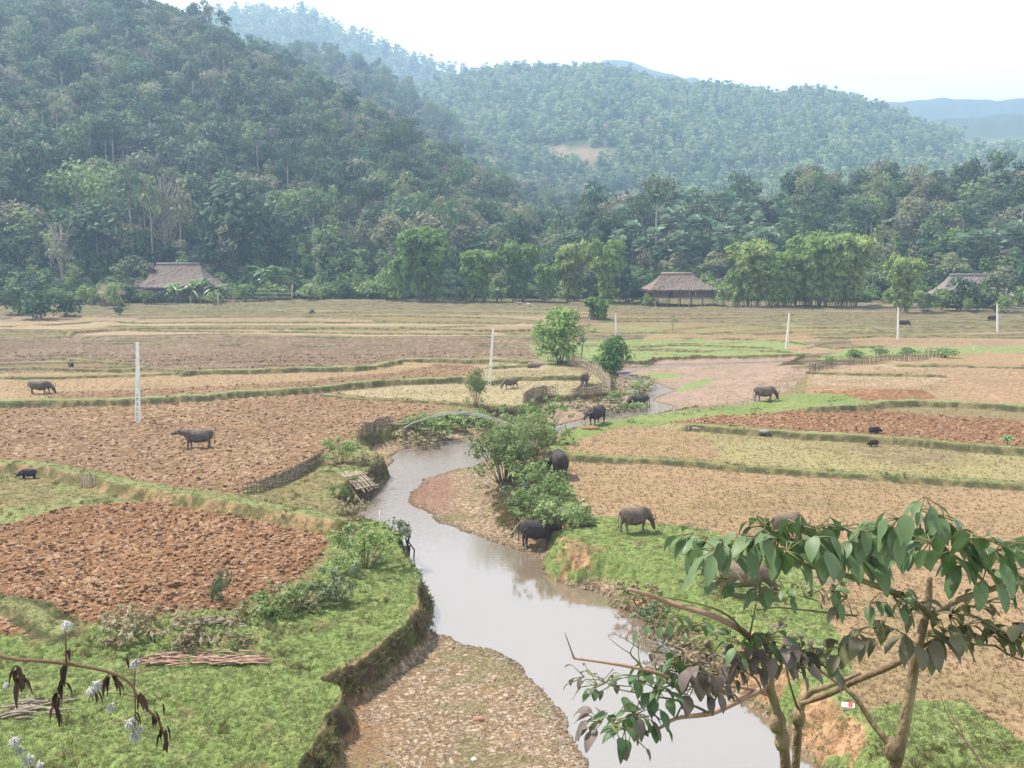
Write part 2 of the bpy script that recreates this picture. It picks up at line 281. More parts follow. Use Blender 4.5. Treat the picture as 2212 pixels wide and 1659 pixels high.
# regions: polygon (z=0 picture coords), base colour, clod colour or None, clod size, clod height, kind
RG = [
 ([(-900,640),(3100,640),(3100,780),(1740,800),(1160,800),(-900,800)], 'pink', None, 0, 0, 'field'),
 ([(-400,738),(30,739),(280,741),(553,745),(760,744),(950,743),(1160,750),(1175,770),(1140,778),(915,776),(870,779),(840,783),(803,791),(553,799),(425,801),(300,790),(190,776),(-400,800)], 'pink', 'pinkp', .42, .13, 'plough'),
 ([(155,725),(400,725),(553,723),(930,728),(1150,728),(1160,748),(950,742),(553,744),(280,740),(-400,738),(-400,736),(145,730)], 'pink', 'pinkp', .5, .10, 'plough'),
 ([(160,724),(290,711),(553,714),(930,718),(1050,718),(1100,724),(930,728),(553,722),(280,727)], 'pale', None, 0, 0, 'field'),
 ([(-400,714),(-400,704),(232,694),(553,695),(850,695),(1180,698),(1180,706),(850,705),(553,702),(290,704),(140,711)], 'pale', None, 0, 0, 'field'),
 ([(-400,793),(280,797),(425,800),(300,808),(-400,814)], 'pink', 'pinkp', .4, .1, 'plough'),
 ([(-400,814),(425,802),(553,799),(753,794),(803,791),(840,783),(870,779),(915,776),(1060,776),(1060,810),(978,816),(853,820),(653,838),(553,844),(375,856),(250,862),(-400,868)], 'stub', None, 0, 0, 'stubble'),
 ([(95,862),(95,850),(290,843),(450,836),(553,829),(650,824),(750,812),(860,806),(900,796),(960,788),(1020,790),(1040,806),(1020,812),(853,819),(653,838),(553,843),(300,860)], 'tanp', 'pinkp', .4, .16, 'plough'),
 ([(1060,776),(1140,780),(1260,785),(1314,803),(1314,846),(1227,855),(1177,856),(1129,876),(1010,872),(850,862),(690,850),(853,830),(978,824),(1040,820)], 'yel', None, 0, 0, 'stubble'),
 ([(1140,748),(1230,740),(1700,730),(1760,745),(1760,765),(1590,771),(1424,774),(1399,781),(1332,783),(1190,790),(1165,775)], 'grass2', None, 0, 0, 'grass'),
 ([(1400,723),(1800,726),(1760,738),(1390,735)], 'rt', None, 0, 0, 'field'),
 ([(1230,697),(1500,697),(1659,706),(1690,716),(1500,722),(1290,720)], 'dryg', None, 0, 0, 'grass'),
 ([(1690,700),(1800,709),(1960,712),(1840,716),(1700,726)], 'dryg', None, 0, 0, 'grass'),
 ([(1700,747),(1790,750),(1850,757),(1755,764),(1690,757)], 'stub', None, 0, 0, 'stubble'),
 ([(1830,728),(2000,730),(2600,735),(2600,748),(1900,750),(1840,742)], 'rt', 'pinkp', .4, .08, 'plough'),
 ([(1840,750),(2600,748),(2600,760),(2050,763),(1850,776),(1760,778)], 'grass2', None, 0, 0, 'grass'),
 ([(1745,800),(1850,786),(2060,762),(2700,764),(2700,884),(2212,876),(2085,868),(1980,866),(1884,872),(1740,866)], 'rt', None, 0, 0, 'stubble'),
 ([(1745,802),(1850,788),(2000,782),(2040,790),(2035,808),(1954,806)], 'pale', None, 0, 0, 'stubble'),
 ([(1750,806),(2030,810),(2045,820),(1990,834),(1850,835),(1760,832)], 'pale', None, 0, 0, 'stubble'),
 ([(1750,845),(1840,840),(1990,842),(2020,858),(1980,866),(1884,870),(1800,866)], 'red', 'redp', .36, .14, 'plough'),
 ([(2010,795),(2100,792),(2700,796),(2700,884),(2212,876),(2020,864),(2060,830)], 'rt', 'redp', .40, .13, 'plough'),
 ([(1190,960),(1225,935),(1262,916),(1320,906),(1450,888),(1550,879),(1640,864),(1720,852),(1780,850),(1830,856),(1884,868),(1860,876),(1800,880),(1740,882),(1640,895),(1540,898),(1449,912),(1400,922),(1349,918),(1287,938),(1249,950),(1229,962),(1226,1000),(1234,1043),(1244,1085),(1267,1103),(1287,1113),(1320,1118),(1412,1133),(1449,1133),(1469,1136),(1560,1155),(1629,1177),(1719,1190),(1756,1232),(1775,1300),(1800,1360),(1830,1420),(1840,1490),(1862,1540),(1950,1512),(2080,1516),(2150,1560),(2240,1620),(2500,1750),(2500,1900),(1960,1900),(1900,1680),(1760,1530),(1560,1380),(1375,1250),(1322,1192),(1235,1160),(1180,1130),(1150,1060)], 'grass', None, 0, 0, 'grass'),
 ([(1229,980),(1226,964),(1249,952),(1287,940),(1349,920),(1400,924),(1449,914),(1490,916),(1540,919),(1659,929),(1860,941),(1960,948),(2085,959),(2600,1000),(2600,1062),(2212,1043),(1800,1018),(1512,995),(1412,990),(1287,984)], 'rgreen', None, 0, 0, 'stubble'),
 ([(1229,980),(1226,964),(1249,952),(1287,940),(1349,920),(1420,924),(1500,935),(1540,960),(1560,990),(1512,995),(1412,990),(1287,984)], 'rt', None, 0, 0, 'stubble'),
 ([(1449,912),(1540,899),(1640,896),(1740,884),(1800,880),(1880,884),(1990,896),(2212,908),(2600,930),(2600,985),(2212,966),(1960,945),(1860,938),(1760,933),(1659,926),(1540,917),(1490,914)], 'red', 'redp', .34, .17, 'plough'),
 ([(1860,876),(1884,872),(1980,866),(2600,890),(2600,926),(2212,905),(1990,893),(1890,884)], 'dryg', None, 0, 0, 'stubble'),
 ([(1229,982),(1287,986),(1512,998),(1800,1020),(2212,1046),(2700,1070),(2700,1900),(2240,1620),(2150,1560),(2080,1516),(1950,1512),(1862,1540),(1840,1490),(1830,1420),(1800,1360),(1775,1300),(1756,1232),(1719,1190),(1629,1177),(1560,1155),(1469,1136),(1412,1133),(1320,1118),(1287,1113),(1244,1085),(1234,1043)], 'rt', None, 0, 0, 'stubble'),
 # left side
 ([(-500,868),(50,869),(250,866),(375,858),(553,846),(700,836),(720,848),(778,858),(935,866),(960,880),(928,889),(848,911),(765,938),(700,985),(600,1030),(515,1066),(430,1056),(360,1048),(280,1036),(200,1018),(60,992),(-500,980)], 'tanp', 'tanpp', .40, .16, 'plough'),
 ([(515,1066),(600,1032),(700,985),(765,938),(830,960),(830,990),(780,1040),(745,1060),(728,1081),(770,1110),(740,1122),(680,1110),(520,1079)], 'dryg', None, 0, 0, 'grass'),
 ([(-500,985),(60,994),(200,1020),(360,1052),(520,1079),(680,1110),(740,1124),(760,1160),(600,1400),(-500,1500)], 'dryg', None, 0, 0, 'grass'),
 ([(-500,1150),(30,1130),(110,1108),(200,1092),(290,1085),(400,1078),(480,1092),(560,1105),(640,1118),(712,1136),(725,1165),(690,1200),(650,1245),(590,1285),(500,1315),(420,1322),(330,1330),(240,1345),(200,1350),(100,1322),(40,1302),(-500,1280)], 'red', 'redp', .30, .20, 'plough'),
 ([(-500,1292),(40,1306),(70,1330),(75,1370),(-500,1390)], 'red', 'redp', .30, .12, 'plough'),
 ([(90,1335),(130,1355),(240,1348),(420,1326),(540,1312),(640,1290),(700,1215),(735,1165),(780,1120),(860,1140),(913,1245),(906,1270),(874,1351),(700,1466),(734,1490),(661,1634),(520,1900),(-600,1900),(-600,1395),(80,1370)], 'grass', None, 0, 0, 'grass'),
]
def rows():
    r = [2.0]
    while r[-1] < 216:
        d = r[-1]
        r.append(d + (0.5 if d < 14 else .12 if d < 20 else .055 if d < 34 else .07 if d < 50 else .12 if d < 75 else .2 if d < 110 else .35))
    return np.array(r)
def cols():
    a = np.concatenate([np.linspace(-44, -29.2, 60), np.linspace(-29, 29, 960), np.linspace(29.2, 44, 60)]); return np.radians(a)
def ground_fields(X, Y):
    """returns z, colour, kind id for world points"""
    x = X + .30 * (vn(X * 1.3, Y * 1.3, 3) - .5) + .10 * (vn(X * 5, Y * 5, 4) - .5)
    y = Y + .30 * (vn(X * 1.3, Y * 1.3, 5) - .5) + .10 * (vn(X * 5, Y * 5, 6) - .5)
    N = len(X); sx, sy = proj(x, y, 0.0)
    z = .05 * (fbm(X * .25, Y * .25, 3, 9) - .5) * 2
    col = np.zeros((N, 3)); kind = np.zeros(N, np.int8)          # 0 field/stubble 1 plough 2 grass 3 gravel 4 bank
    col[:] = C['dryg']
    far = Y > 95
    for poly, ck, cc, cs, ch, kd in RG:
        m = inpoly(sx, sy, poly); idx = np.nonzero(m)[0]
        if len(idx) == 0: continue
        col[idx] = C[ck]; kind[idx] = {'plough': 1, 'grass': 2}.get(kd, 0)
        px, py = X[idx], Y[idx]; base = np.array(C[ck])
        if ck == 'pink' and kd == 'field':                       # far plots: each cell of the terraces has its own tint
            def tv(a, b): return 9 * vn(a * .011 + .4 * vn(a * .03, b * .05, 61), b * .030, 60) + b * .15 + 1.2 * vn(a * .045, b * .02, 62)
            v = tv(px, py); g0 = np.hypot(tv(px + .3, py) - v, tv(px, py + .3) - v) / .3 + 1e-4; fr = v - np.floor(v); dist = np.minimum(fr, 1 - fr) / g0
            hsh = h2(np.floor(v), np.floor(px / 34 + 3 * h2(np.floor(v), 0 * v, 63)), 64)[:, None]; rt_ = sstep(10, 60, px)[:, None]
            fin = fbm(px * 1.1, py * 2.6, 4, 65)[:, None]; bl_ = fbm(px * .12, py * .5, 4, 66)[:, None]
            c1 = np.where(hsh < .52, base, np.where(hsh < .72, np.array(C['pale']) * .8, np.where(hsh < .93, np.array(C['rt']) * .72, np.array(C['dryg']) * .95)))
            c1 = c1 * (1 - .2 * rt_) + np.array((.16, .14, .07)) * .2 * rt_
            gmix = sstep(.56, .70, bl_) * .25; c1 = c1 * (1 - gmix) + np.array((.15, .15, .06)) * gmix
            c1 = c1 * (.62 + .76 * fin) * (.8 + .4 * bl_)
            bt = (1 - sstep(.25, .55, dist)); z[idx] += .26 * bt * (.6 + .6 * bl_[:, 0]); tp = (1 - sstep(.18, .34, dist))[:, None]; bt = bt[:, None]
            c1 = c1 * (1 - bt) + np.array((.075, .075, .032)) * bt; c1 = c1 * (1 - tp * .8) + np.array((.17, .16, .085)) * (.6 + .8 * fin) * tp * .8  # bund sides coloured darker, as on shaded faces; tops paler
            col[idx] = c1; continue
        if cc:
            a = .5; u = px * math.cos(a) + py * math.sin(a); v = -px * math.sin(a) + py * math.cos(a)
            wx = .5 * (vn(px * 3, py * 3, 31) - .5); wy = .5 * (vn(px * 3, py * 3, 32) - .5)
            f, r = worley((u + wx) / (cs * 1.35), (v + wy) / (cs * .8), 21)
            f2, r2 = worley((u - wx) / (cs * .5), (v + wy) / (cs * .42), 22)
            hgt = np.clip(1 - f * 1.15, 0, 1) ** .7 * (.35 + .9 * r ** 2) + .28 * np.clip(1 - f2, 0, 1) * r2 + .25 * (fbm(px * .8, py * .8, 3, 33) - .5)
            z[idx] += ch * (hgt - .25)
            pale = np.clip((r - .48) * 2.2, 0, 1) * np.clip(1.15 - f * 1.6, 0, 1) + .45 * np.clip((r2 - .5) * 2, 0, 1) * np.clip(1 - f2 * 1.4, 0, 1)
            pale = np.clip(pale, 0, 1) * (.35 + .9 * fbm(px * .12, py * .12, 3, 34)); pale = np.clip(pale, 0, 1)[:, None]
            dark = (1 - .55 * np.clip(f - .45, 0, 1) - .12 * f2)[:, None]
            tint = (.85 + .3 * fbm(px * .2, py * .2, 3, 35))[:, None]
            col[idx] = (base * (1 - pale) + np.array(C[cc]) * pale) * dark * tint
        elif kd in ('stubble', 'field'):
            n1 = fbm(px * .16, py * .30, 4, 41)[:, None]; n2 = fbm(px * 2.2, py * 3.5, 3, 42)[:, None]; n3 = fbm(px * 5, py * 7, 2, 43)[:, None]
            g = sstep(.53, .70, n1) * .5
            c0 = col[idx] * (1 - g) + np.array(C['dryg']) * g
            c0 = c0 * (.84 + .32 * n2) * (.82 + .36 * n3); sp = sstep(.70, .76, n3) * sstep(.45, .6, n2)
            col[idx] = c0 * (1 - .3 * sp) + np.array(C['rt']) * .3 * sp
            z[idx] += .022 * (n3[:, 0] - .5) + .05 * (n2[:, 0] - .5)
        elif kd == 'grass':
            n1 = fbm(px * .35, py * .35, 4, 51)[:, None]; n2 = fbm(px * 2.2, py * 2.2, 4, 52)[:, None]; n3 = fbm(px * 9, py * 9, 2, 53)[:, None]
            br = sstep(.45, .75, n1) * .7; dr = sstep(.6, .75, n2) * .4; soil = sstep(.70, .78, fbm(px * 1.1, py * 1.1, 4, 54))[:, None] * .6
            c0 = col[idx] * (1 - br) + np.array(C['grass2'] if ck == 'grass' else C['grass2']) * br
            c0 = c0 * (1 - dr) + np.array(C['dryg']) * dr; c0 = c0 * (1 - soil) + np.array(C['mud']) * soil
            col[idx] = c0 * (.7 + .6 * n3) * (.82 + .36 * n2)
            z[idx] += .07 * (n3[:, 0] - .5) + .12 * (n2[:, 0] - .5)
    # dark trodden patch in the right field
    p0 = G(1935, 983); q = np.exp(-(((X - p0.x) / 3.6) ** 2 + ((Y - p0.y) / 2.6) ** 2) ** 2) * sstep(.35, .6, fbm(X * 2, Y * 2, 4, 77)) * .7
    col[:] = col * (1 - q[:, None]) + np.array((.15, .10, .07)) * q[:, None]
    # bunds: grassy tops; sides coloured darker for grass and backlit shade
    for h, w, g, pts in BUNDS:
        P = Bw(h, pts)
        w *= .82; h *= .88; g *= .85
        if P[0][1] > 95: w *= .8; h *= .85; g *= .75
        wig = .25 * (vn(X * .6, Y * .6, 71) - .5) + .15 * (vn(X * 2.3, Y * 2.3, 72) - .5)
        D = pldist(X, Y, P) + wig
        idx = np.nonzero(D < w + 1.2)[0]
        if len(idx) == 0: continue
        d = D[idx]; hh = h * (.85 + .3 * vn(X[idx] * .8, Y[idx] * .8, 73))
        t = 1 - sstep(w, w + .38 + .25 * h, d)
        z[idx] = z[idx] * (1 - t) + (hh + .06 * (fbm(X[idx] * 6, Y[idx] * 6, 2, 74) - .5)) * t
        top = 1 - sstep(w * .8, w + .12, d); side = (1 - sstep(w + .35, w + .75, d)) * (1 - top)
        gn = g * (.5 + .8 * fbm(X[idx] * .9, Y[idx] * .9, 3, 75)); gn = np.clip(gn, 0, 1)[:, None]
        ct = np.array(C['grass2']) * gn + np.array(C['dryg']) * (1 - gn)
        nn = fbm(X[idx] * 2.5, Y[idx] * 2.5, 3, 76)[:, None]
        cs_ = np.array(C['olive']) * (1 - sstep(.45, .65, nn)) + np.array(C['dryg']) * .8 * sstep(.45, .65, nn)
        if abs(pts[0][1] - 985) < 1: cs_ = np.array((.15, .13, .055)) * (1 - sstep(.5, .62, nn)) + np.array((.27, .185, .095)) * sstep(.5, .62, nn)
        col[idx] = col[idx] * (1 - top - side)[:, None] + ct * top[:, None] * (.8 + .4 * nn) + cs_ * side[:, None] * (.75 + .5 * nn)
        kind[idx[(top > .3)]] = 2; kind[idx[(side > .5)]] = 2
    # channel
    ins = inpoly(x, y, CHW); D, S = pldist(x, y, CHW + [CHW[0]], CHS + [CHS[0]], pad=10)
    idx = np.nonzero(ins)[0]; d = D[idx]; s = np.maximum(S[idx], .3); s = np.where(D[idx] > 50, 1., s)
    xi, yi = x[idx], y[idx]; iw = inpoly(xi, yi, WW); dw = pldist(xi, yi, WW + [WW[0]], pad=6); zw = zw_of(yi)
    low = np.where(iw, zw - np.minimum(.4, dw * .25) - .02, zw + .03 + np.minimum(np.where(yi > 88, .12, .35), dw * .055) + .10 * (fbm(xi * 1.2, yi * 1.2, 3, 81) - .5) * np.minimum(1, dw))
    peb = fbm(xi * 7, yi * 9, 2, 82); low = low + np.where(iw, 0, .05 * (peb - .5))
    rg = .35 * (fbm(xi * 1.6, yi * 1.6, 3, 83) - .5) * s
    e = 1 - sstep(0, 1, np.clip((d + rg) / s, 0, 1)); e = np.where(s < 1.01, 1 - np.clip((d + rg) / s, 0, 1) ** .8, e)
    zin = low + (z[idx] - low) * e
    z[idx] = zin
    # colours: gravel, sand, red gravel, bank
    px_, py_ = proj(xi, yi, zw)
    fine = fbm(xi * 8, yi * 10, 2, 84)[:, None]; mid = fbm(xi * .8, yi * .8, 4, 85)[:, None]
    cg = np.array(C['gravel']) * (.62 + .75 * fine) * (.8 + .4 * mid)
    f, r = worley(xi * 6, yi * 8, 86); st = (sstep(.5, .3, f) * (r > .35))[:, None]
    cg = cg * (1 - st) + st * (np.array((.34, .27, .19)) * (.55 + .85 * r[:, None]) * (1 - .3 * f[:, None]))
    gg = sstep(.55, .68, fbm(xi * 1.0, yi * 1.0, 4, 87))[:, None] * .55
    cg = cg * (1 - gg) + np.array(C['bankg']) * 1.2 * gg
    redm = np.exp(-(((px_ - 925) / 62) ** 2 + ((py_ - 1062) / 58) ** 2) ** 2)[:, None] * sstep(.3, .55, mid + .25 * fine)
    cg = cg * (1 - redm) + np.array(C['redg']) * (.6 + .8 * fine) * redm
    soilp = np.clip(1.25 - np.hypot(px_ - 740, (py_ - 1590) * 1.1) / 130, 0, 1)[:, None] * sstep(.35, .55, mid)
    cg = cg * (1 - soilp) + np.array((.22, .12, .06)) * (.6 + .8 * fine) * soilp
    sd = (sstep(72, 80, yi))[:, None]; cs2 = np.array(C['sand']) * (.75 + .5 * fine) * (.85 + .3 * mid); cg = cg * (1 - sd * (1 - gg)) + cs2 * sd * (1 - gg)
    wet = (1 - sstep(0, .5, dw))[:, None]; cg = cg * (1 - .4 * wet)
    gentle = sstep(1.1, 1.9, s)
    bn = fbm(xi * 3, yi * 3, 3, 88)[:, None]; rootn = vn(xi * 6 + 5 * mid[:, 0], yi * 6, 89)[:, None]
    cb = np.array(C['bank']) * (.6 + .8 * rootn) * (1 - sstep(.5, .65, bn)) + np.array(C['bankg']) * sstep(.5, .65, bn) * (.7 + .6 * rootn)
    gs = np.array(C['grass']) * (.7 + .6 * fine); er = sstep(.53, .62, fbm(xi * .7, yi * .7, 4, 90))[:, None]
    gs = gs * (1 - er) + np.array((.34, .20, .11)) * (.6 + .8 * rootn) * er
    west = (px_ > 1130) & (yi < 60)
    cb = np.where((gentle * west)[:, None] > .5, gs * sstep(.02, .2, e)[:, None] + np.array((.20, .12, .06)) * (1 - sstep(.02, .2, e))[:, None], cb)
    we = sstep(.12, .30, e)[:, None]; we = np.where((s > 4.5)[:, None], we * .0, we)
    cc_ = cg * (1 - we) + cb * we
    cc_ = np.where((zin < zw + .02)[:, None], np.array(C['mud']), cc_)
    edge = sstep(.80, .95, e)[:, None] * (s < 6)[:, None]; cc_ = cc_ * (1 - edge) + col[idx] * edge
    # small green patch on the sand flat
    gp = ((np.exp(-(((px_ - 1500) / 42) ** 2 + ((py_ - 835 + (px_ - 1500) * .28) / 8) ** 2) ** 2) > .4) | (np.exp(-(((px_ - 1420) / 60) ** 2 + ((py_ - 815) / 7) ** 2) ** 2) > .5))
    cc_ = np.where((gp & (yi > 70))[:, None], np.array(C['grass2']) * (.7 + .6 * fine), cc_)
    col[idx] = cc_
    kind[idx] = np.where(e > .85, kind[idx], np.where((gentle * west > .5) & (e > .15), 2, np.where((we[:, 0] > .5), 4, 3)))
    # embankment below the viewpoint
    ze = 10.9 * (1 - (Y - 2) / 17.5) + .25 * (fbm(X, Y, 3, 95) - .5); m = (ze > z)
    z[:] = np.where(m, ze, z); kind[m] = 2
    eg = (np.array((.13, .19, .05)) * (.6 + .8 * fbm(X * 2, Y * 2, 3, 96))[:, None]); col[m] = eg[m]
    return z, np.clip(col, 0, 1), kind
rr_ = rows(); cc__ = cols(); NR, NC = len(rr_), len(cc__)
DD, AA = np.meshgrid(rr_, cc__, indexing='ij')
GX = (DD * np.tan(AA)).ravel(); GY = DD.ravel()
GZ = np.zeros(NR * NC); GC = np.zeros((NR * NC, 3)); GK = np.zeros(NR * NC, np.int8)
CH_N = 250000
for s_ in range(0, NR * NC, CH_N):
    sl = slice(s_, s_ + CH_N); GZ[sl], GC[sl], GK[sl] = ground_fields(GX[sl], GY[sl])
GZ2 = GZ.reshape(NR, NC)
def gz(x, y):
    """ground height at a world point"""
    if y < rr_[0] or y > rr_[-1]: return 0.0
    i = int(np.clip(np.searchsorted(rr_, y), 1, NR - 1)); a = math.atan2(x, y); j = int(np.clip(np.searchsorted(cc__, a), 1, NC - 1))
    return float(GZ2[i - 1, j - 1])
def ground_material():
    m, t, b = new_mat('soil_and_grass'); b.inputs['Roughness'].default_value = 0.95; b.inputs['Specular IOR Level'].default_value = 0.08
    at = t.nodes.new('ShaderNodeAttribute'); at.attribute_name = 'Col'
    geo = t.nodes.new('ShaderNodeNewGeometry')
    n = t.nodes.new('ShaderNodeTexNoise'); n.inputs['Scale'].default_value = 9; n.inputs['Detail'].default_value = 8; n.inputs['Roughness'].default_value = 0.65
    t.links.new(geo.outputs['Position'], n.inputs['Vector'])
    mr = t.nodes.new('ShaderNodeMapRange'); mr.inputs[1].default_value = .3; mr.inputs[2].default_value = .7; mr.inputs[3].default_value = .68; mr.inputs[4].default_value = 1.25
    t.links.new(n.outputs['Fac'], mr.inputs[0])
    mu = t.nodes.new('ShaderNodeVectorMath'); mu.operation = 'SCALE'; t.links.new(at.outputs['Color'], mu.inputs[0]); t.links.new(mr.outputs[0], mu.inputs['Scale'])
    t.links.new(mu.outputs[0], b.inputs['Base Color'])
    n2 = t.nodes.new('ShaderNodeTexNoise'); n2.inputs['Scale'].default_value = 16; n2.inputs['Detail'].default_value = 6
    t.links.new(geo.outputs['Position'], n2.inputs['Vector'])
    bp = t.nodes.new('ShaderNodeBump'); bp.inputs['Strength'].default_value = .7; bp.inputs['Distance'].default_value = .06
    t.links.new(n2.outputs['Fac'], bp.inputs['Height']); t.links.new(bp.outputs[0], b.inputs['Normal'])
    return m
GM = ground_material()
idx_ = np.arange(NR * NC).reshape(NR, NC)
Q = np.stack([idx_[:-1, :-1].ravel(), idx_[:-1, 1:].ravel(), idx_[1:, 1:].ravel(), idx_[1:, :-1].ravel()], 1)
fk = GK[Q[:, 0]]
V3 = np.stack([GX, GY, GZ], 1)
for k, nm, lb in ((0, 'stubble_field', None), (1, 'ploughed_field', None), (2, 'grass_ground', None), (3, 'gravel_bed', None), (4, 'stream_bank', None)):
    q = Q[fk == k]; u, inv = np.unique(q.ravel(), return_inverse=True)
    tag(link(nm, np_mesh(nm, V3[u], inv.reshape(-1, 4), GM, True, {'Col': GC[u]})), kind='structure')
# ------------------------------------------------------------------ stream
def stream():
    ys = np.concatenate([np.arange(8, 60, .5), np.arange(60, 112, .8)]); mesh_v = []; f = []
    xs = np.linspace(-30, 45, 200)
    for y in ys:
        for x in xs: mesh_v.append((x, y, float(zw_of(y))))
    n = len(xs); V = np.array(mesh_v); ii = np.arange(len(ys) * n).reshape(len(ys), n)
    q = np.stack([ii[:-1, :-1].ravel(), ii[:-1, 1:].ravel(), ii[1:, 1:].ravel(), ii[1:, :-1].ravel()], 1)
    cx = V[q].mean(1); near = np.minimum(pldist(cx[:, 0], cx[:, 1], WW + [WW[0]]), 50)
    k = inpoly(cx[:, 0], cx[:, 1], WW) | (near < 1.0); k &= inpoly(cx[:, 0], cx[:, 1], CHW) | (cx[:, 1] < 22) | (pldist(cx[:, 0], cx[:, 1], CHW) < .8); q = q[k]
    u, inv = np.unique(q.ravel(), return_inverse=True)
    m, t, b = new_mat('stream_water'); geo = t.nodes.new('ShaderNodeNewGeometry')
    mp = t.nodes.new('ShaderNodeMapping'); mp.inputs['Scale'].default_value = (.8, 2.2, 1); t.links.new(geo.outputs['Position'], mp.inputs[0])
    w = t.nodes.new('ShaderNodeTexNoise'); w.inputs['Scale'].default_value = 3.0; w.inputs['Detail'].default_value = 4; t.links.new(mp.outputs[0], w.inputs['Vector'])
    # riffle strength grows upstream of the bend
    sep = t.nodes.new('ShaderNodeSeparateXYZ'); t.links.new(geo.outputs['Position'], sep.inputs[0])
    rm = t.nodes.new('ShaderNodeMapRange'); rm.inputs[1].default_value = 40; rm.inputs[2].default_value = 54; rm.inputs[3].default_value = .04; rm.inputs[4].default_value = .9
    t.links.new(sep.outputs['Y'], rm.inputs[0])
    bp = t.nodes.new('ShaderNodeBump'); bp.inputs['Distance'].default_value = .05
    t.links.new(rm.outputs[0], bp.inputs['Strength']); t.links.new(w.outputs['Fac'], bp.inputs['Height'])
    gl = t.nodes.new('ShaderNodeBsdfGlossy'); gl.inputs['Roughness'].default_value = .06; gl.inputs['Color'].default_value = (.95, .92, .87, 1)
    t.links.new(bp.outputs[0], gl.inputs['Normal'])
    df = t.nodes.new('ShaderNodeBsdfDiffuse'); df.inputs['Color'].default_value = (.19, .145, .105, 1)
    lw = t.nodes.new('ShaderNodeFresnel'); lw.inputs['IOR'].default_value = 4.6; t.links.new(bp.outputs[0], lw.inputs['Normal'])
    ms = t.nodes.new('ShaderNodeMixShader'); t.links.new(lw.outputs[0], ms.inputs[0]); t.links.new(df.outputs[0], ms.inputs[1]); t.links.new(gl.outputs[0], ms.inputs[2])
    t.links.new(ms.outputs[0], t.nodes['Material Output'].inputs[0]); t.nodes.remove(b)
    tag(link('stream_water', np_mesh('stream_water', V[u], inv.reshape(-1, 4), m)), kind='structure')
stream()
# ------------------------------------------------------------------ hills
def az_el(px, py):
    d = raydir(px, py); return math.atan2(d.x, d.y), d.z / math.hypot(d.x, d.y)
def hill(sil, crest, foot, tree):
    a = []; e = []
    for px, py in sil: u, v = az_el(px, py); a.append(u); e.append(v)
    a = np.array(a); e = np.array(e); ca = np.array([az_el(p, 500)[0] for p, _ in crest]); cd = np.array([d for _, d in crest])
    fa = np.array([az_el(p, 500)[0] for p, _ in foot]); fd = np.array([d for _, d in foot])
    def f(A, D):
        d1 = np.interp(A, ca, cd); d0 = np.interp(A, fa, fd); el = np.interp(A, a, e, left=e[0], right=e[-1])
        zc = CAM_Z + d1 * el - tree
        t = (D - d0) / (d1 - d0)
        up = np.clip(t, 0, 1); prof = up * (1.12 - .12 * up)
        z = zc * np.where(t < 1, prof, 1 - .6 * np.clip(t - 1, 0, 1.6))
        return np.where(t > 0, z, -5 + 0 * z)
    return f
H1 = hill([(-900,-150),(-300,-70),(0,8),(100,20),(200,20),(350,28),(430,64),(520,106),(560,130),(620,170),(700,200),(780,245),(870,290),(950,340),(1020,380),(1080,430),(1150,480),(1220,520),(1300,560),(1400,600)],
          [(-900,560),(0,500),(400,470),(700,430),(1000,380),(1200,320),(1400,300)], [(-900,225),(0,236),(400,240),(650,236),(900,232),(1100,236),(1400,244)], 9)
H2 = hill([(300,150),(560,90),(640,100),(700,95),(760,110),(820,140),(870,165),(920,200),(960,235),(1000,265),(1050,320),(1100,360),(1200,410),(1300,450),(1500,490),(1700,540)],
          [(300,800),(700,740),(1000,680),(1300,600),(1700,560)], [(300,380),(1000,400),(1300,330),(1700,420)], 9)
H4 = hill([(500,330),(800,200),(870,170),(940,155),(1000,148),(1080,135),(1150,132),(1200,132),(1280,122),(1350,135),(1430,155),(1500,165),(1600,180),(1700,190),(1750,187),(1850,202),(1950,230),(2000,250),(2100,277),(2200,298),(2400,332),(3000,420)],
          [(500,1150),(1300,1100),(2000,1050),(3000,1000)], [(500,600),(1300,560),(3000,520)], 8)
H3 = hill([(-200,150),(300,60),(430,27),(500,15),(560,8),(640,5),(680,18),(720,40),(760,60),(810,80),(850,97),(900,117),(950,137),(1000,152),(1050,175),(1200,260)],
          [(-200,1550),(1200,1500)], [(-200,900),(1200,950)], 8)
H3b = hill([(1000,200),(1150,150),(1230,150),(1300,136),(1360,134),(1420,150),(1500,170),(1600,230)], [(1000,2100),(1600,2100)], [(1000,1500),(1600,1500)], 0)
H5 = hill([(1600,330),(1850,245),(1940,215),(2010,222),(2060,240),(2110,264),(2140,248),(2175,238),(2220,258),(2300,250),(2600,300)], [(1600,2700),(2600,2700)], [(1600,1900),(2600,1900)], 0)
H6 = hill([(1150,640),(1230,580),(1300,545),(1350,525),(1450,500),(1600,490),(1750,480),(1900,475),(2050,470),(2200,470),(2600,440),(3000,400)],
          [(1150,262),(1400,285),(2200,290),(3000,300)], [(1150,236),(1250,228),(1900,226),(3000,222)], 0)
H7 = hill([(1500,540),(1650,520),(1780,480),(1900,440),(1950,415),(2050,392),(2200,400),(2400,420),(3000,420)], [(1500,520),(3000,560)], [(1500,330),(3000,330)], 7)
HS = [H1, H2, H4, H3, H3b, H5, H6, H7]
def hz(A, D):
    """height of the far terrain at azimuth, distance"""
    A = np.asarray(A, float); D = np.asarray(D, float)
    hs = [f(A, D) for f in HS]
    hs[6] = np.where(D > 300, hs[6], hs[6])
    z = np.maximum.reduce(hs); x = D * np.sin(A); y = D * np.cos(A)
    k = np.clip((D - 225) / 250, 0, 1)
    amp = 10 + D * .012
    z = z + k * amp * (fbm(x / 90, y / 90, 4, 101) - .5) + k * 14 * (np.abs(vn(x / 130 + .5 * vn(x / 60, y / 60, 5), y / 400, 102) - .5) - .25) * np.clip(z / 40, 0, 1)
    return np.maximum(z, -.08)
